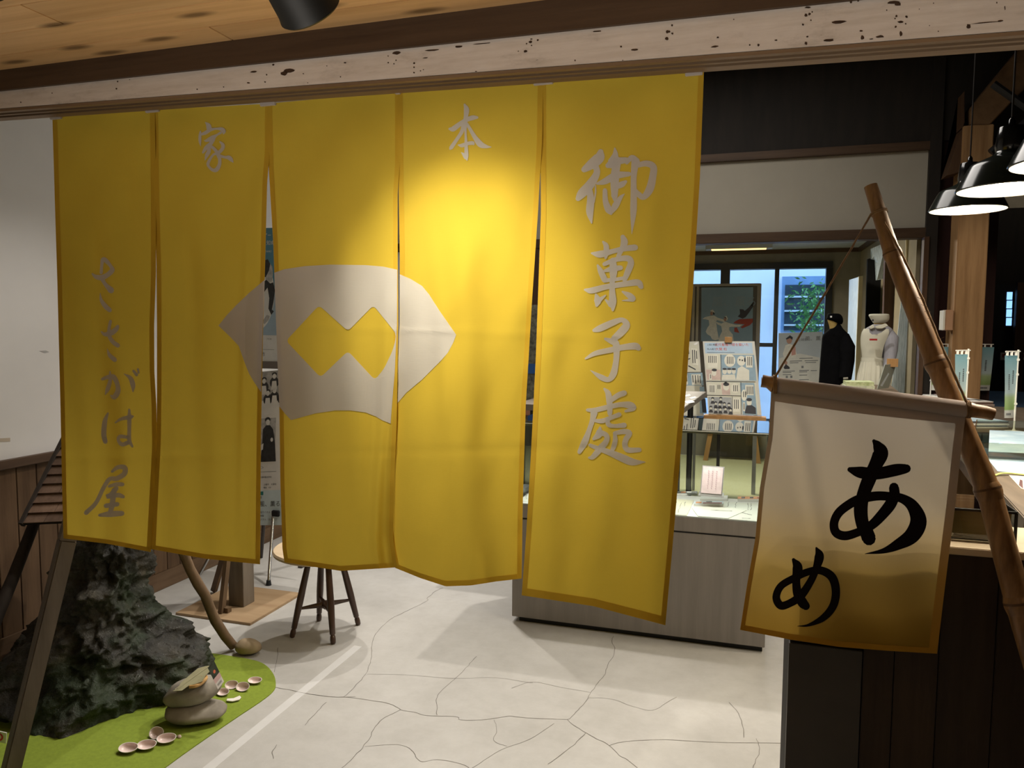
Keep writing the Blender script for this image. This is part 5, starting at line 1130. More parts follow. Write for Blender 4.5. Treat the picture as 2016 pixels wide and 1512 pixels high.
can('black spotlight just showing at the top left corner', -46, -30, 1.30, (-2.4, 2.2, .8))
# ================================================================== FAR ROOM AND EXHIBITS
M_alu = mat('silver panel frame', (.30, .29, .27), .35, metal=.6); M_felt = mat('panel felt', (.17, .155, .13), .9)
YS = 7.0
sp = Sheet(atY(1352, 562, YS), atY(1497, 561, YS), atY(1350, 815, YS))
t = thing('exhibit_partition', 'silver framed exhibition partition with the two dancing figures poster pinned to it', 'partition', (sp.P(.5, 1).x, YS, 0))
za = sp.P(0, 0).z
MB().span((sp.P(0, 0).x-.5, YS+.012, .86), (sp.P(1, 0).x, YS+.045, za)).obj('panel', M_felt, t)
for x0, x1 in ((1363, 1368), (1371, 1376), (1490, 1498)):
    a, c = atY(x0, 600, YS).x, atY(x1, 600, YS).x; MB().span((a, YS-.006, 0), (c, YS+.05, za+.01)).obj('upright', M_alu, t, bevel=.003)
MB().span((sp.P(0, 0).x-.5, YS-.004, za-.01), (sp.P(1, 0).x, YS+.05, za+.012)).obj('top_rail', M_alu, t)
dp = Sheet(atY(1381, 566, YS-.006), atY(1483, 565, YS-.006), atY(1380, 672, YS-.006))
t = thing('dance_poster', 'grey blue poster of two figures in flowing white dresses on the silver partition', 'poster', dp.P(.5, 1)); dp.body('sheet', mat('grey blue poster', (.20, .29, .34), .5, .10, 3), t, .003)
def U(sh_, x0, y0, x1, y1): return lambda x, y: ((x-x0)/(x1-x0), (y-y0)/(y1-y0))
u = U(dp, 1310+358/5.04, 530+178/5.04, 1310+870/5.04, 530+712/5.04)
q5 = lambda pts: [u(1310+x/5.04, 530+y/5.04) for x, y in pts]
M_dress = mat('poster white dress', (.56, .55, .47), .7, .1, 40); M_skin = mat('poster skin', (.36, .21, .15), .7)
dp.ink('dress', M_dress, t, polys=[q5(p) for p in ([(370, 488), (400, 470), (445, 460), (490, 455), (520, 475), (600, 500), (590, 520), (520, 500), (505, 515), (515, 560), (520, 600), (530, 650), (540, 690), (500, 700), (470, 690), (455, 660), (420, 640), (405, 615), (420, 580), (440, 550), (435, 500), (400, 492)],
   [(500, 512), (560, 535), (600, 515), (640, 530), (700, 545), (770, 545), (740, 565), (660, 565), (640, 570), (640, 600), (675, 640), (685, 708), (535, 708), (545, 660), (570, 610), (560, 560), (520, 540)], [(450, 405), (475, 397), (492, 420), (490, 445), (460, 425)], [(585, 470), (612, 458), (625, 485), (615, 510), (600, 480)])], lift=.001)
dp.ink('face', M_skin, t, polys=[q5([(x+14*cos(a), y+20*sin(a)) for a in [k*pi/6 for k in range(12)]]) for x, y in ((462, 435), (598, 492))], lift=.0014)
dp.ink('hair', M_blk, t, polys=[q5(p) for p in ([(475, 418), (492, 430), (490, 452), (478, 440)], [(580, 468), (605, 470), (614, 490), (600, 480)])], lift=.0018)
dp.ink('red_cloth', mat('poster red', (.30, .055, .035), .7), t, polys=[q5(p) for p in ([(700, 510), (740, 490), (870, 485), (870, 520), (840, 550), (770, 580), (750, 570), (790, 540), (720, 535), (680, 530)], [(690, 575), (715, 570), (740, 625), (690, 615)])], lift=.001)
dp.ink('dark_cloth', mat('poster dark', (.05, .048, .055), .7), t, polys=[q5([(740, 392), (775, 395), (790, 410), (830, 375), (870, 325), (870, 370), (830, 430), (800, 470), (770, 485), (722, 465), (745, 440)])], lift=.001)
dp.ink('title', mat('poster title', (.24, .30, .32), .7), t, texts=[('風、薫る', *u(1402, 584), .20)], lift=.001)
# manga boards --------------------------------------------------------------
M_cream = mat('manga paper', (.60, .585, .47), .7, .03); M_line = mat('manga line', (.045, .045, .05), .7); M_mblue = mat('manga blue', (.26, .36, .42), .7, .12, 20); M_gr = mat('manga tone', (.33, .34, .33), .7, .15, 30)
YM = 5.5
mg = Sheet(atY(1383.5, 672, YM+.14), atY(1485.5, 672, YM+.14), atY(1395, 815, YM))
mg.x = atY(1485.5, 672, YM+.14)-mg.o
t = thing('comic_board', 'large comic strip board with a pale blue heading on a floor stand', 'board', (mg.P(.5, 1).x, YM, 0))
mg.body('board', mat('board rim', (.56, .54, .46), .6), t, .012)
um = lambda x, y: ((x-(1384+11*(y-672)/143))/102, (y-672)/143)
c5 = lambda x, y: um(1310+x/5.04, 530+y/5.04)
def bx5(x0, y0, x1, y1): a = c5(x0, y0); d = c5(x1, y1); ym = (y0+y1)/2; return (c5(x0, ym)[0], a[1], c5(x1, ym)[0], d[1])
mg.ink('paper', M_cream, t, boxes=[(.03, .02, .95, .985)], lift=.0005)
mg.ink('heading_band', mat('heading blue', (.40, .52, .62), .7), t, boxes=[(.03, .02, .95, .17)], lift=.001)
mg.ink('heading_red', mat('heading red', (.55, .09, .05), .7), t, texts=[('近代看護の礎を築いた', *c5(492, 736), .044), ('大関 和', *c5(498, 780), .046)], lift=.0015)
mg.ink('heading_small', M_line, t, texts=[('上越の看護', *c5(415, 742), .026), ('先人紹介', *c5(415, 785), .03)], boxes=[bx5(415, 826, 690, 829)], lift=.0015)
def circ(x, y, rx, ry, n_=14): return [c5(x+rx*cos(2*pi*k/n_), y+ry*sin(2*pi*k/n_)) for k in range(n_)]
mg.ink('blue_panel', M_mblue, t, boxes=[bx5(556, 850, 890, 1104), bx5(405, 1118, 745, 1120), bx5(750, 1125, 890, 1435)], lift=.001)
mg.ink('tone_panel', M_gr, t, boxes=[bx5(432, 1270, 660, 1432)], lift=.001); mg.ink('warm_panel', mat('manga warm', (.55, .42, .36), .7, .15, 20), t, boxes=[bx5(410, 1000, 548, 1100), bx5(560, 1130, 640, 1245)], lift=.001)
wh = [circ(642, 908, 55, 64), circ(690, 1180, 42, 48), circ(778, 1245, 28, 55)]+[[c5(x0, y0), c5(x0, y1), c5(x1, y1), c5(x1, y0)] for x0, y0, x1, y1 in ((800, 860, 864, 975), (425, 850, 520, 985), (432, 1145, 500, 1235), (665, 1275, 735, 1410), (790, 1145, 870, 1245), (765, 1315, 785, 1400), (437, 1040, 462, 1100))]
wh += [circ(755, 910, 42, 50), circ(590, 1015, 22, 30), circ(636, 1012, 22, 28), circ(680, 1012, 20, 30), circ(485, 1030, 24, 34), circ(604, 1168, 30, 36), circ(826, 1315, 24, 34), [c5(700, 1100), c5(720, 985), c5(760, 960), c5(800, 985), c5(830, 1000), c5(830, 1100)], [c5(560, 1100), c5(570, 1050), c5(690, 1045), c5(700, 1100)]]
mg.ink('white_figure', mat('manga white', (.68, .66, .55), .7), t, polys=wh, lift=.0015)
dk = [circ(488, 1003, 26, 14), circ(604, 1142, 30, 18), circ(600, 1130, 14, 12), circ(826, 1288, 28, 16), [c5(780, 1420), c5(800, 1345), c5(850, 1340), c5(888, 1365), c5(890, 1425)], circ(590, 992, 22, 10), circ(636, 992, 22, 9), circ(680, 992, 22, 10), circ(790, 900, 8, 24)]
hs = random.Random(8)
for (x, y) in ((470, 1290), (550, 1285), (500, 1330), (540, 1335), (585, 1335), (630, 1340), (452, 1375), (500, 1385), (545, 1385), (595, 1380), (645, 1390)):
    dk += [circ(x, y-8, 15, 12, 8), [c5(x-22, y+45), c5(x-12, y+18), c5(x+12, y+18), c5(x+22, y+45)]]
mg.ink('dark_figure', M_line, t, polys=dk, lift=.002)
mg.ink('small_face', M_cream, t, polys=[circ(x, y+6, 10, 12, 8) for x, y in ((470, 1290), (550, 1285), (500, 1330), (540, 1335), (585, 1335), (630, 1340), (452, 1375), (500, 1385), (545, 1385), (595, 1380), (645, 1390))], lift=.0025)
ln = []
for x0, y0, n_, h_ in ((430, 862, 5, 70), (615, 870, 4, 70), (815, 870, 3, 85), (442, 1155, 3, 70), (675, 1150, 3, 60), (680, 1290, 3, 90), (805, 1160, 4, 75), (770, 1210, 2, 55), (520, 1150, 2, 40), (447, 1048, 1, 40), (772, 1325, 1, 60)):
    for k in range(n_): ln += [[c5(x0+18*k, y0+h_*j/6) for j in (0,)]+[c5(x0+18*k, y0+h_), c5(x0+18*k+7, y0+h_), c5(x0+18*k+7, y0)]]
for x, y in ((740, 900), (765, 905)): ln.append(circ(x, y, 7, 9, 8))
for y_ in (1112, 1250): ln += [[c5(408, y_), c5(408, y_+5), c5(745 if y_ > 1200 else 890, y_+5), c5(745 if y_ > 1200 else 890, y_)]]
for x_, a_, b_ in ((552, 848, 1108), (746, 1120, 1432), (660, 1262, 1432)): ln += [[c5(x_, a_), c5(x_, b_), c5(x_+5, b_), c5(x_+5, a_)]]
mg.ink('line', M_line, t, polys=ln, lift=.0025)
M_es = wood('easel wood', (.30, .15, .05), (.44, .25, .10), (9, 9, 1), 2)
pb = mg.P(0, 1); pc = mg.P(1, 1); MB().span((pb.x-.03, YM-.06, pb.z-.035), (pc.x+.03, YM+.04, pb.z-.004)).obj('ledge', M_es, t, bevel=.003)
p = mg.P(.2, 1); MB().tube([(p.x, YM+.05, .01), (p.x, YM+.05, p.z)], .012, 10).obj('pole', MATS['bronze tube'], t, smooth=True); MB().lathe([(.16, 0), (.16, .008), (.02, .014)], 24, (p.x, YM+.05, 0)).obj('foot', MATS['bronze tube'], t, smooth=True)
MB().bar(mg.P(.2, 1)-mg.n*.03, mg.P(.2, .3)-mg.n*.03, .03, .02).obj('back_bar', M_es, t)
pk = mg.P(.5, 0); MB().box(pk+Vector((0, 0, .012)), (.05, .03, .04)).obj('top_clamp', M_es, t)
m2 = Sheet(atY(1290, 674, YM+.42), atY(1376, 672, YM+.42), atY(1298, 818, YM+.28))
t = thing('comic_board', 'second comic strip board half hidden by the right edge of the curtain', 'board', (m2.P(.5, 1).x, YM+.3, 0)); m2.body('board', MATS['board rim'], t, .012)
u2 = lambda x, y: ((1310+x/5.04-(1290+8*((530+y/5.04)-674)/144))/86, ((530+y/5.04)-674)/144)
m2.ink('paper', M_cream, t, boxes=[(.03, .02, .96, .98)], lift=.0005); m2.ink('blue_panel', M_mblue, t, polys=[[u2(180, 1035), u2(180, 1160), u2(375, 1160), u2(362, 1035)], [u2(335, 1170), u2(335, 1430), u2(400, 1430), u2(378, 1170)]], lift=.001)
m2.ink('white_balloon', MATS['manga white'], t, polys=[[u2(255, 790), u2(275, 960), u2(325, 965), u2(315, 800)], [u2(255, 1050), u2(262, 1155), u2(350, 1155), u2(345, 1050)], [u2(182, 1050), u2(185, 1150), u2(222, 1150), u2(218, 1050)], [u2(215+28*cos(a), 810+60*sin(a)) for a in [k*pi/6 for k in range(12)]]], lift=.0015)
m2.ink('line', M_line, t, polys=[[u2(x, a_), u2(x+4, b_), u2(x+12, b_), u2(x+8, a_)] for x, a_, b_ in ((265, 810, 940), (285, 810, 940), (303, 820, 900), (265, 1060, 1130), (290, 1060, 1140), (315, 1060, 1130), (335, 1065, 1140), (190, 1060, 1120), (205, 1060, 1120), (200, 770, 830), (225, 770, 850))]+[[u2(180, 1028), u2(180, 1033), u2(360, 1033), u2(360, 1028)], [u2(350, 1290), u2(390, 1290), u2(400, 1420), u2(360, 1420)], [u2(365+12*cos(a), 1275+16*sin(a)) for a in [k*pi/5 for k in range(10)]], [u2(200, 900), u2(250, 890), u2(245, 900), u2(205, 910)], [u2(230, 960), u2(300, 1000), u2(296, 1008), u2(226, 970)]], lift=.002)
m2.ink('corner_glare_patch', M_paper, t, polys=[[u2(280, 750), u2(322, 730), u2(318, 755), u2(290, 765)]], lift=.002)  # white patch painted as glare on the board corner
p = m2.P(.45, 1); MB().tube([(p.x, YM+.33, .01), (p.x, YM+.33, p.z)], .012, 10).obj('pole', MATS['bronze tube'], t, smooth=True); MB().lathe([(.16, 0), (.16, .008), (.02, .014)], 24, (p.x, YM+.33, 0)).obj('foot', MATS['bronze tube'], t, smooth=True)
YL = 8.6; a, c = atY(1388, 843, YL), atY(1497, 852, YL)
t = thing('low_bench', 'low orange wooden bench on the far carpet seen through the glass showcase', 'bench', ((a.x+c.x)/2, YL+.15, 0))
wb_ = (c.x-a.x)/4
for k in range(4): MB().span((a.x+wb_*k+.003, YL, a.z-.045), (a.x+wb_*(k+1)-.003, YL+.32, a.z)).obj('seat_board', M_es, t, bevel=.003)
for x, s_ in ((a.x+.06, -1), (c.x-.06, 1)):
    for y in (YL+.05, YL+.27): MB().bar((x+s_*.05, y, .004), (x, y, a.z-.045), .05, .035, (0, 1, 0)).obj('leg', M_es, t)
# grey table with cards --------------------------------------------------------
ZG = 1.05
tc = [atZ(1391, 771, ZG), atZ(1338, 808, ZG)]; e0, e1 = tc[0], tc[1]
t = thing('card_table', 'grey topped table with small white cards behind the right curtain edge', 'table', (e1.x-.4, (e0.y+e1.y)/2, 0))
pts = [(e1.x, e1.y), (e0.x, e0.y), (e0.x-.95, e0.y+.02), (e1.x-.95, e1.y+.02)]
MB().prism(pts, ZG-.035, ZG).obj('tabletop', mat('grey brown top', (.15, .125, .10), .5), t, bevel=.002)
for x, y in ((e1.x-.08, e1.y+.1), (e0.x-.1, e0.y-.1), (e0.x-.85, e0.y-.1), (e1.x-.85, e1.y+.1)): MB().tube([(x, y, 0), (x, y, ZG-.035)], .02, 10).obj('leg', M_can, t, smooth=True)
t3 = []
for k, pp in enumerate(([(1347, 790), (1352, 795), (1368, 792), (1362, 788)], [(1345, 779), (1348, 782), (1361, 779), (1357, 776)], [(1357, 783.5), (1360, 786), (1372, 783), (1368, 780.5)])):
    flatsheet('card', ['white card nearest the corner of the grey table', 'white card in the middle of the grey table edge', 'white card furthest back on the grey table'][k], 'card', pp, M_paper, ZG+.0005)
# woman poster board -------------------------------------------------------------
YW2 = 6.5
wp = Sheet(atY(1533, 656, YW2), atY(1619, 653, YW2), atY(1532, 770, YW2))
t = thing('information_board', 'pale information poster with a smiling figure in white standing before the window', 'board', (wp.P(.5, 1).x, YW2, 0)); wp.body('board', mat('pale grey poster', (.36, .40, .41), .6, .06, 5), t, .01)
uw = lambda x, y: ((1316+x/2.88-1533)/86, (500+y/2.88-655)/114)
def cw_(x, y, rx, ry): return [uw(x+rx*cos(k*pi/6), y+ry*sin(k*pi/6)) for k in range(12)]
wp.ink('white_ground', mat('poster white', (.50, .50, .44), .7), t, polys=[[uw(628, 590), uw(690, 570), uw(750, 565), uw(860, 590), uw(860, 790), uw(628, 790)]], lift=.0006)
wp.ink('figure', M_dress, t, polys=[[uw(650, 565), uw(665, 515), uw(690, 508), uw(715, 520), uw(730, 565), uw(720, 590), uw(655, 580)]], lift=.001); wp.ink('face', M_skin, t, polys=[cw_(686, 488, 16, 20), cw_(668, 615, 9, 11)], lift=.0014); wp.ink('hair', M_blk, t, polys=[[uw(666, 478), uw(690, 460), uw(706, 472), uw(704, 486), uw(690, 476), uw(670, 484)], [uw(655, 640), uw(668, 622), uw(690, 640), uw(690, 650), uw(660, 650)]], lift=.0016)
wp.ink('pink_cloth', mat('poster pink', (.45, .25, .20), .7), t, polys=[[uw(698, 530), uw(722, 525), uw(724, 570), uw(700, 575)]], lift=.0014)
wp.ink('text', mat('poster grey ink', (.16, .17, .17), .7), t, texts=[('風、薫る', *uw(775, 470), .085), ('上越市', *uw(735, 480), .05)], boxes=[(*uw(x0, y0), *uw(x1, y0+4)) for x0, y0, x1 in ((745, 590, 820), (690, 604, 760), (775, 604, 850), (690, 614, 740), (780, 614, 840), (650, 660, 720), (650, 668, 700), (745, 658, 800), (745, 666, 790), (810, 660, 845), (650, 680, 700), (745, 684, 790), (745, 710, 800), (650, 715, 720))]+[(*uw(x0, y0), *uw(x0+12, y0+13)) for x0, y0 in ((757, 634), (668, 688), (694, 688))], lift=.0012)
MB().bar((wp.P(.5, 1).x, YW2+.25, 0), wp.P(.5, .3)-wp.n*.02, .03, .03).obj('prop_leg', M_es, t); p = wp.P(.5, 1)
for uu in (.15, .85): p = wp.P(uu, 1); MB().bar((p.x, YW2+.02, 0), (p.x, YW2+.02, p.z+.1), .03, .02).obj('leg', M_es, t)
# mannequins -----------------------------------------------------------------------
def solid(rows, Y, ratio=.62, n=22, b=None, arc=None, grow=0):
    """rows (y, x left, x right) in the picture at depth plane Y -> stacked ellipses"""
    b = b or MB(); k0 = len(b.v); a0, a1 = arc or (0, 2*pi); closed = arc is None; m_ = n if closed else n+1
    R_ = catmull(rows, 3)
    for y, xl, xr in R_:
        p, q = atY(xl, y, Y), atY(xr, y, Y); c = (p+q)/2; r = (q-p).length/2+grow
        for i in range(m_):
            a = a0+(a1-a0)*i/n; b.v.append(Vector((c.x+r*cos(a), Y+r*ratio*sin(a), c.z)))
    for j in range(len(R_)-1):
        for i in range(n):
            i2 = (i+1) % n if closed else i+1; a = k0+j*m_+i; c = k0+j*m_+i2; b.f.append((a, c, c+m_, a+m_))
    if closed:
        b.f.append(tuple(k0+i for i in range(m_))); b.f.append(tuple(k0+(len(R_)-1)*m_+i for i in range(m_))[::-1])
    return b
YA = 6.15
M_coat = mat('black wool', (.004, .004, .0045), .95, .2, 30, spec=.05); M_neck = mat('ochre mannequin', (.42, .29, .09), .6)
cx = lambda x: 1560+x/5.04
cy = lambda y: 560+y/5.04
t = thing('coat_mannequin', 'headless mannequin in a long black coat and black beret', 'mannequin', (atY(1643, 700, YA).x, YA, 0))
solid([(cy(345), cx(348), cx(450)), (cy(370), cx(352), cx(450)), (cy(410), cx(365), cx(445)), (cy(450), cx(372), cx(450))], YA).obj('neck', M_neck, t, smooth=True)
solid([(cy(380), cx(440), cx(462)), (cy(400), cx(415), cx(480)), (cy(440), cx(370), cx(505)), (cy(480), cx(320), cx(545)), (cy(520), cx(296), cx(562)), (cy(600), cx(288), cx(566)), (cy(700), cx(280), cx(560)), (cy(800), cx(272), cx(556)), (cy(900), cx(266), cx(545)), (cy(1000), cx(260), cx(530)), (cy(1200), cx(250), cx(520)), (cy(1480), cx(245), cx(515))], YA, .5).obj('coat', M_coat, t, smooth=True)
MB().tube([atY(cx(520), cy(500), YA), atY(cx(540), cy(620), YA-.04), atY(cx(545), cy(760), YA-.06), atY(cx(522), cy(935), YA-.10)], [.03, .058, .05, .045], 14).obj('sleeve', M_coat, t, smooth=True)
MB().tube([atY(cx(505), cy(935), YA-.15), atY(cx(552), cy(930), YA-.15)], .008, 8).obj('cuff', mat('cuff grey', (.3, .28, .22), .7), t, smooth=True)
solid([(cy(288), cx(360), cx(455)), (cy(295), cx(348), cx(475)), (cy(318), cx(342), cx(495)), (cy(345), cx(342), cx(503)), (cy(370), cx(400), cx(503)), (cy(395), cx(470), cx(492))], YA, .8).obj('beret', M_coat, t, smooth=True)
MB().box(atY(cx(384), cy(320), YA-.17), (.012, .006, .012)).obj('badge', mat('silver badge', (.7, .7, .68), .3), t)
MB().tube([(atY(1643, 700, YA).x, YA, 0), (atY(1643, 700, YA).x, YA, .6)], .02, 10).obj('stand', M_can, t, smooth=True)
M_uni = mat('lilac grey stripe cotton', (.27, .265, .29), .8, .12, 60, stretch=(1, 1, .02)); M_apr = mat('white apron cotton', (.62, .60, .48), .85, .04, 8)
YU = 5.95
t = thing('nurse_mannequin', 'headless mannequin in a white apron uniform and white nurse cap', 'mannequin', (atY(1725, 700, YU).x, YU, 0))
solid([(cy(368), cx(805), cx(925)), (cy(395), cx(808), cx(918)), (cy(420), cx(812), cx(915))], YU, .7).obj('neck', M_neck, t, smooth=True)
solid([(cy(395), cx(800), cx(925)), (cy(412), cx(770), cx(950)), (cy(440), cx(725), cx(990)), (cy(480), cx(700), cx(1005)), (cy(530), cx(690), cx(985)), (cy(600), cx(690), cx(950)), (cy(680), cx(700), cx(925)), (cy(735), cx(703), cx(918)), (cy(800), cx(692), cx(935)), (cy(900), cx(670), cx(950)), (cy(1000), cx(655), cx(960)), (cy(1200), cx(630), cx(985)), (cy(1500), cx(600), cx(1010))], YU, .62).obj('dress', M_uni, t, smooth=True)
MB().tube([atY(cx(960), cy(455), YU), atY(cx(985), cy(530), YU-.02), atY(cx(978), cy(660), YU-.05), atY(cx(958), cy(800), YU-.10), atY(cx(940), cy(900), YU-.14)], [.022, .046, .044, .036, .030], 14).obj('sleeve', M_uni, t, smooth=True)
AR = (pi*1.02, pi*1.80)
solid([(cy(440), cx(718), cx(995)), (cy(480), cx(695), cx(1005)), (cy(530), cx(685), cx(985)), (cy(600), cx(685), cx(950)), (cy(680), cx(695), cx(925)), (cy(725), cx(698), cx(918))], YU, .64, 18, None, (pi*1.0, pi*1.70), .006).obj('apron_bib', M_apr, t, smooth=True)
b = solid([(cy(725), cx(698), cx(918)), (cy(765), cx(696), cx(922))], YU, .66, 18, None, (pi*.98, pi*1.95), .010); b.obj('apron_belt', M_apr, t, smooth=True)
b = MB(); R_ = [(cy(765), cx(696), cx(922)), (cy(830), cx(684), cx(945)), (cy(900), cx(668), cx(955)), (cy(1000), cx(652), cx(965)), (cy(1200), cx(628), cx(990)), (cy(1480), cx(600), cx(1010))]; n_ = 60
for y, xl, xr in R_:
    p_, q_ = atY(xl, y, YU), atY(xr, y, YU); c = (p_+q_)/2; r = (q_-p_).length/2+.012
    for i in range(n_+1):
        a = pi*.98+pi*.95*i/n_; rr3 = r+.006*sin(i*1.05)*min(1, (y-cy(765))/20); b.v.append(Vector((c.x+rr3*cos(a), YU+rr3*.66*sin(a), c.z)))
for j in range(len(R_)-1):
    for i in range(n_): a = j*(n_+1)+i; b.f.append((a, a+1, a+n_+2, a+n_+1))
b.obj('apron_skirt', M_apr, t, smooth=True)
# neckline of the dress showing above the bib, collar, cap, name badge
YC = YU-.145
b = MB(); b.slab([atY(cx(x), cy(y), YC-.028) for x, y in ((760, 430), (765, 475), (790, 496), (830, 496), (880, 478), (930, 440), (915, 425))], (0, -1, 0), .004); b.obj('neckline', M_uni, t)
for pp in ([(795, 398), (760, 428), (775, 445), (810, 432), (815, 418)], [(815, 418), (835, 440), (890, 440), (950, 412), (925, 385), (880, 400), (845, 408)]):
    MB().slab([atY(cx(x), cy(y), YC-.036) for x, y in pp], (0, -1, 0), .012).obj('collar', M_apr, t, bevel=.003)
solid([(cy(292), cx(800), cx(930)), (cy(296), cx(765), cx(958)), (cy(310), cx(757), cx(963)), (cy(330), cx(768), cx(964)), (cy(350), cx(780), cx(960)), (cy(368), cx(792), cx(945)), (cy(382), cx(800), cx(915))], YU, .85).obj('cap', M_apr, t, smooth=True)
MB().box(atY(cx(798), cy(356), YU-.145), (.012, .006, .012)).obj('badge', MATS['black print'] if 'black print' in MATS else M_blk, t)
a, c = atY(cx(770), cy(538), YU-.185), atY(cx(841), cy(557), YU-.185); MB().span((a.x, YU-.19, c.z), (c.x, YU-.16, a.z)).obj('name_badge', mat('red badge', (.35, .02, .02), .5), t)
MB().tube([(atY(1725, 700, YU).x, YU, 0), (atY(1725, 700, YU).x, YU, .5)], .02, 10).obj('stand', M_can, t, smooth=True)
# low exhibit table in front of the mannequins with box and stand
ZX = 1.12
t = thing('exhibit_table', 'low wooden exhibit table in front of the mannequins', 'table', (.55, 4.6, 0)); p0, p1, p2, p3 = [atZ(x, y, ZX) for x, y in ((1655, 792), (1795, 792), (1753, 758), (1655, 756))]
MB().prism([(p.x, p.y) for p in (p0, p1, p2, p3)], ZX-.04, ZX).obj('tabletop', wood('exhibit table wood', (.10, .07, .045), (.17, .125, .08), (9, 1, 9), 2), t)
for p in (p0, p1, p2, p3):
    q = p.lerp((p0+p2)/2, .12); MB().box((q.x, q.y, (ZX-.04)/2), (.05, .05, ZX-.04)).obj('leg', M_brownv, t)
a, c = atZ(1664, 768, ZX), atZ(1722, 769, ZX); t = thing('leaflet_box', 'low box of pale green leaflets on the exhibit table', 'box', (a+c)/2)
MB().prism([(a.x, a.y), (c.x, c.y), (c.x, c.y+.18), (a.x, a.y+.18)], ZX+.0005, ZX+.028).obj('box', mat('white leaf print box', (.52, .54, .40), .7, .2, 40), t); MB().prism([(a.x+.005, a.y+.004), (c.x-.004, c.y+.004), (c.x-.004, c.y+.17), (a.x+.005, a.y+.17)], ZX+.028, ZX+.05).obj('leaflets', mat('pale green leaflets', (.42, .50, .20), .7, .3, 30, col2=(.62, .66, .42)), t)
s3 = Sheet(atZ(1738, 768, ZX)+Vector((.01, .02, .155)), atZ(1757, 766, ZX)+Vector((.02, .02, .16)), atZ(1727, 768, ZX)+Vector((0, 0, .004)))
t = thing('leaflet_stand', 'upright clear leaflet stand beside the nurse mannequin', 'stand', s3.P(.5, 1)); s3.body('panel', mat('grey green card', (.32, .34, .29), .4), t, .004); s3.ink('card_print', mat('pale slip', (.6, .66, .7), .5), t, polys=[[(.15, .85), (.5, .35), (.62, .4), (.35, .9)]], lift=.001)
MB().box(s3.P(.6, -.05), (.06, .03, .05)).obj('wooden_clip', M_es, t)
# hanging banners, doors and posts near the mannequins ---------------------------------
def px_slab(name, label, cat, pts, Y0, Y1, m_, th=.02):
    P = [atY(x, y, Y0+(Y1-Y0)*k) for x, y, k in pts]; nrm = (P[1]-P[0]).cross(P[-1]-P[0]); c = sum(P, Vector())/len(P)
    if nrm.dot(CP-c) > 0: nrm = -nrm
    return tag(MB().slab(P, nrm, th).obj(name, m_, base=(c.x, c.y, min(p.z for p in P))), label, cat)
M_film = mat('pale hanging film', (.28, .33, .35), .3, .3, 14, stretch=(16, 16, 1), col2=(.60, .68, .70), spec=.6)
px_slab('hanging_panel', 'pale translucent hanging panel beside the black coat', 'panel', [(1672, 551, 1), (1691, 545, 0), (1676, 966, 0), (1660, 945, 1)], 7.3, 7.8, M_film)
px_slab('upright_board', 'cream edge of a tall upright board behind the mannequins', 'board', [(1691, 544, 0), (1699, 543, 0), (1684, 962, 0), (1676, 962, 0)], 7.25, 7.25, mat('cream board edge', (.42, .37, .22), .6), .03)
px_slab('dark_garment', 'dark garments hanging in the corner above the nurse cap', 'garment', [(1708, 510, 0), (1745, 500, 0), (1742, 800, 0), (1700, 800, 0)], 7.6, 7.6, mat('black cloth', (.008, .008, .009), .9, .4, 12, stretch=(20, 20, 1)), .05)
px_slab('film_strip', 'pale clear wrapping hanging from the ceiling corner', 'wrapping', [(1714, 490, 1), (1742, 478, 0), (1744, 548, 0), (1724, 552, 0), (1722, 512, 1), (1714, 510, 1)], 7.3, 7.5, M_film, .01)
px_slab('tall_cabinet', 'dark brown cabinet side behind the nurse mannequin', 'cabinet', [(1744, 470, 0), (1775, 470, 0), (1768, 820, 0), (1734, 820, 0)], 6.9, 6.9, M_brownv, .08)
px_slab('cream_panel', 'cream wall panel above the white roller banner', 'panel', [(1784, 468, 0), (1816, 466, 0), (1813, 524, 0), (1790, 532, 0), (1784, 532, 0)], 6.4, 6.4, mat('cream panel', (.62, .53, .30), .8), .02)
px_slab('roller_banner', 'pale blue green roller banner hanging beyond the bamboo pole', 'banner', [(1776, 575, 0), (1796, 538, 0), (1812, 536, 0), (1810, 640, 0), (1800, 770, 0), (1790, 790, 0), (1752, 790, 0), (1764, 690, 0)], 6.3, 6.3, mat('pale banner', (.42, .54, .56), .5, .2, 10, stretch=(14, 14, 1), col2=(.74, .82, .84)), .01)
px_slab('grey_rail', 'grey rail above the roller banner', 'rail', [(1790, 532, 0), (1814, 524, 0), (1814, 537, 0), (1790, 541, 0)], 6.35, 6.35, mat('grey rail', (.17, .15, .12), .6), .02)
a = atY(1814, 600, YB-.06); c = atY(1824, 600, YB-.06); MB().span((a.x, YB-.06, 0), (c.x, YB+.02, 2.14)).obj('trim_10', M_brownv); struct(bpy.data.objects['trim_10'])
# ceiling lamp of the far room
z0 = 2.368; A_, B2 = atZ(1402, 487, 2.36), atZ(1508, 486, 2.36)
t = thing('ceiling_lamp', 'long shallow ceiling lamp glowing warm in the far room', 'lamp', ((A_.x+B2.x)/2, A_.y, 2.30))
MB().span((A_.x-.06, A_.y-.16, 2.325), (B2.x+.06, A_.y+.02, z0)).obj('housing', mat('lamp housing', (.3, .3, .28), .5), t); MB().span((A_.x, A_.y-.15, 2.318), (B2.x, A_.y-.05, 2.326)).obj('diffuser', emis('warm diffuser', (1, .62, .22), 2.2), t)
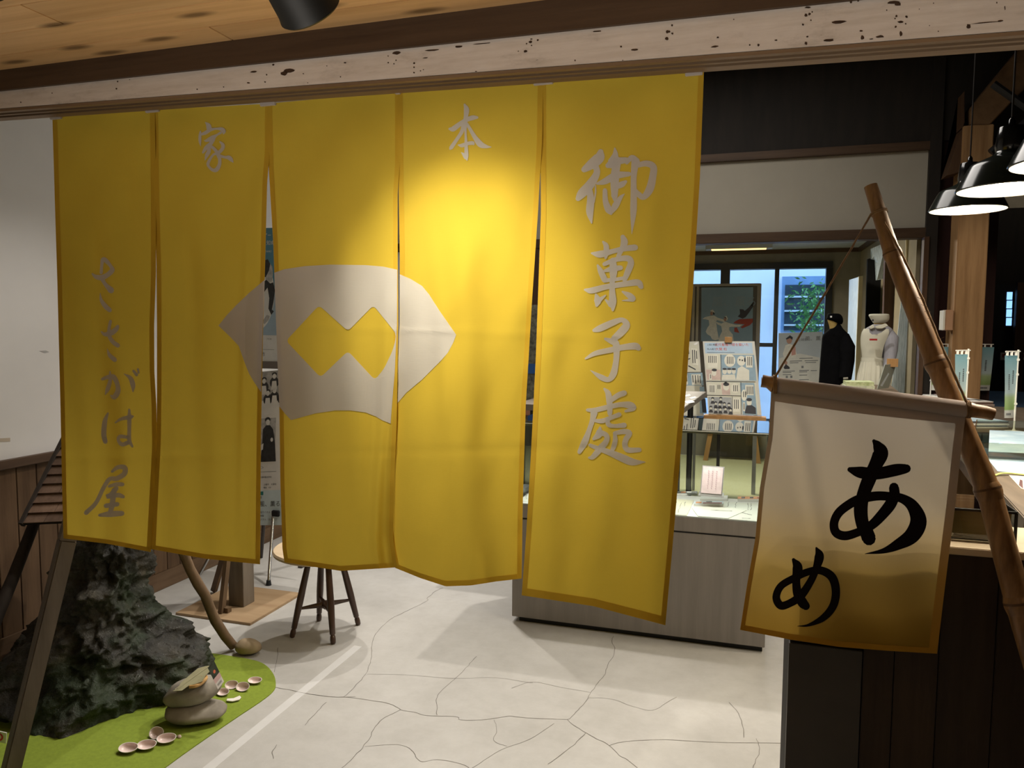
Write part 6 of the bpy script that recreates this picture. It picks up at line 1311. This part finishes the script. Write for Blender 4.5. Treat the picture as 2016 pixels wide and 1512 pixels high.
# bits behind the gap between the two right curtain panels
t = thing('wooden_pot', 'round glossy brown pot seen through the gap left of the lettered panel', 'pot', (atY(1046, 806, 4.6).x, 4.6, 0))
c = atY(1046, 830, 4.6); MB().lathe([(.05, 0), (.07, .02), (.075, .05), (.05, .085), (.03, .09)], 20, (c.x, 4.6, c.z)).obj('body', mat('glossy brown glaze', (.20, .09, .05), .2, spec=.7), t, smooth=True)
MB().span((c.x-.3, 4.4, 0), (c.x+.12, 4.8, c.z)).obj('plinth', MATS['grey brown top'], t)
on('cloth_panel', 'dull patterned panel with a blue corner seen through the right curtain gap', 'panel', 1020, 600, 1062, 1060, 5.2, .01, mat('dull patterned cloth', (.10, .10, .075), .8, .6, 30, col2=(.24, .23, .17)), [('blue_corner', (1040, 716, 1062, 736), mat('blue cloth', (.03, .10, .30), .7), .004)])
# shrub outside the window ----------------------------------------------------------
sh_ = thing('garden_shrub', 'green leafy bamboo shrub outside the window', 'shrub', (atY(1605, 700, 10.6).x, 10.6, .1))
M_leaf = mat('garden leaf', (.05, .22, .05), .5, .4, 20, col2=(.16, .42, .10)); lv = MB(); r = random.Random(11); c0 = atY(1603, 700, 10.6)
for k in range(420):
    x = 1600+r.gauss(0, 20); y = r.uniform(560, 700)+r.gauss(0, 8); p = atY(x, y, 10.6+r.uniform(-.25, .3)); d = Vector((r.uniform(-1, 1), r.uniform(-.6, .6), r.uniform(-.8, .5))).normalized(); s_ = r.uniform(.05, .10); w_ = d.cross(Vector((r.uniform(-.3, .3), 1, .3))).normalized()*s_*.16
    lv.add([p, p+d*s_*.45+w_, p+d*s_, p+d*s_*.45-w_], [(0, 1, 2, 3)])
lv.obj('foliage', M_leaf, sh_, kind='stuff')
for k in range(6):
    x = 1585+k*8; MB().tube([Vector((atY(x, 760, 10.6).x, 10.6, .09)), atY(x+3, 660, 10.6), atY(x+r.uniform(-8, 8), 575, 10.6)], [.008, .006, .003], 6).obj('stem', mat('shrub stem', (.08, .10, .04), .8), sh_, smooth=True)
